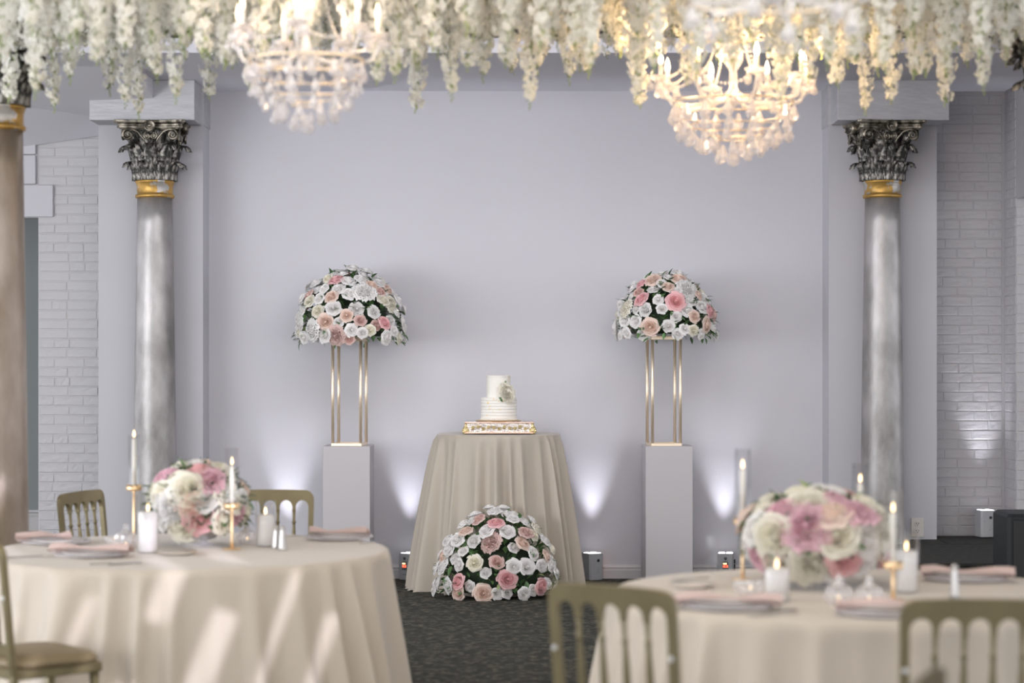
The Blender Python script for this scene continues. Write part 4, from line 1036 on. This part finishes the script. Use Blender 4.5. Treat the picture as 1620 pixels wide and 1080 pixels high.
# ------------------------------------------------------------------ chandeliers
CRY = MB().lathe([(.0001, 0), (.005, -.006), (.012, -.024), (.0165, -.034), (.012, -.046), (.0001, -.052)], 7).mesh('crystal_drop', 'cut_crystal', False)
BEAD = MB()
def chandelier(x, y, zb, s, label, basket=True, n_arm=8, power=14, bulb='bulb'):
    t = thing('chandelier', label, 'chandelier', (x, y, zb), .2, 'crystal chandeliers')
    H = (3.62-zb)
    r = random.Random(int(x*100)+7)
    za = .30*s                                  # level of the arms' low point
    MB().lathe([(.0001, za-.03), (.03*s, za-.02), (.05*s, za+.02), (.02*s, za+.06), (.018*s, za+.14), (.045*s, za+.19), (.05*s, za+.23), (.015*s, za+.28), (.012*s, za+.45), (.03*s, za+.48), (.0001, za+.5)], 20).obj('stem', 'cut_crystal', t, True)
    MB().tube([(0, 0, za+.48), (0, 0, H+.05)], .006, 6).obj('chain', 'iron', t)
    MB().lathe([(.0001, H+.05), (.06, H+.05), (.05, H+.02), (.01, H)], 20).obj('ceiling_cap', 'iron', t)
    R = .36*s
    ring = lambda rr, z, th: MB().tube([(rr*math.cos(a*2*PI/32), rr*math.sin(a*2*PI/32), z) for a in range(32)], th, 6, closed=True)
    ring(R*.80, za-.01, .006).obj('gold_ring', 'gold', t, True)
    ring(R*.42, za+.30, .005).obj('gold_ring', 'gold', t, True)
    def bead_string(a, b, sag, n, rb=.0075):
        mb = MB()
        for i in range(n):
            q = i/(n-1); p = Vector(a).lerp(Vector(b), q); p.z -= sag*4*q*(1-q); mb.ball(p, rb*s, 6, 4)
        mb.obj('bead_string', 'crystal_warm', t)
    for k in range(n_arm):
        a = k*2*PI/n_arm; c, sn = math.cos(a), math.sin(a)
        P_ = lambda rr, z: (rr*c, rr*sn, z)
        MB().tube([P_(.02*s, za+.03), P_(R*.3, za-.015), P_(R*.65, za-.03), P_(R*.93, za+.005), P_(R*1.02, za+.06), P_(R, za+.09)], .010*s, 8).obj('arm', 'crystal_warm', t, True)
        cup = MB().lathe([(.012*s, za+.085), (.045*s, za+.090), (.055*s, za+.105), (.054*s, za+.108), (.044*s, za+.096), (.012*s, za+.094)], 20, c=P_(R, 0), fn=lambda q, rr, z: rr*(1+.06*math.cos(q*10))).obj('bobeche', 'iron' if k % 3 == 0 and not basket else 'cut_crystal', t, True)
        cd_ = MB().lathe([(.011*s, za+.095), (.011*s, za+.165)], 12, c=P_(R, 0)).obj('candle_sleeve', 'wax', t, True)
        MB().lathe([(.0001, za+.165), (.010*s, za+.172), (.0125*s, za+.190), (.008*s, za+.212), (.0001, za+.235)], 10, c=P_(R, 0)).obj('bulb', bulb, t, True)
        for j in range(5):
            b = j*2*PI/5+k; link('crystal_drop', CRY, t, (R*c+.05*s*math.cos(b), R*sn+.05*s*math.sin(b), za+.092), scale=s*1.1)
        link('crystal_drop', CRY, t, P_(R*.78, za-.03), scale=1.7*s)
        a2 = (k+1)*2*PI/n_arm
        bead_string(P_(R, za+.10), (R*math.cos(a2), R*math.sin(a2), za+.10), .06*s, 16)
        bead_string(P_(R*.42, za+.30), P_(R*.96, za+.10), .05*s, 18)
        bead_string(P_(R*.42, za+.30), P_(.02, za+.46), -.01, 10)
        if k % 2 == 0:
            o = bpy.data.lights.new('bulb_glow', 'POINT'); o.energy = power/4; o.color = (1, .68, .38); o.shadow_soft_size = .05
            q = bpy.data.objects.new('bulb_glow', o); COL.objects.link(q); q.location = (x+R*c*1.0, y+R*sn*1.0, zb+za+.26)
    if basket:
        for j, (rr, z, n) in enumerate(((R*.80, za-.02, 16), (R*.74, za-.075, 14), (R*.60, za-.125, 12), (R*.42, za-.16, 9), (R*.2, za-.19, 5))):
            if j: ring(rr, z+.004, .003).obj('wire_ring', 'gold', t, True)
            for i in range(n):
                a = i*2*PI/n+j*.3; p = (rr*math.cos(a), rr*math.sin(a), z-.004-r.uniform(0, .035)*(j > 0))
                link('crystal_drop', CRY, t, p, rz=a, scale=s*r.uniform(1.15, 1.8))
                if i % 2 == 0 and j < 4: bead_string((p[0], p[1], z), (p[0]*.78, p[1]*.78, z-.05), .004, 6, .006)
        link('crystal_drop', CRY, t, (0, 0, za-.215), scale=2*s)
    return t
chandelier(X(1160, 10.0), 10.0, 2.565, 1.0, 'crystal chandelier with lit candle bulbs and a basket of drops at upper right', True, 8, 17)
chandelier(X(484, 8.3), 8.3, 2.585, .80, 'blurred crystal chandelier hanging among the garlands at upper left', True, 7, 4, 'bulb_dim')
chandelier(X(1222, 6.3), 6.3, 2.46, .90, 'nearest chandelier, only curved glass arms and dark cups showing above the large one', False, 6, 0, 'bulb_dim')
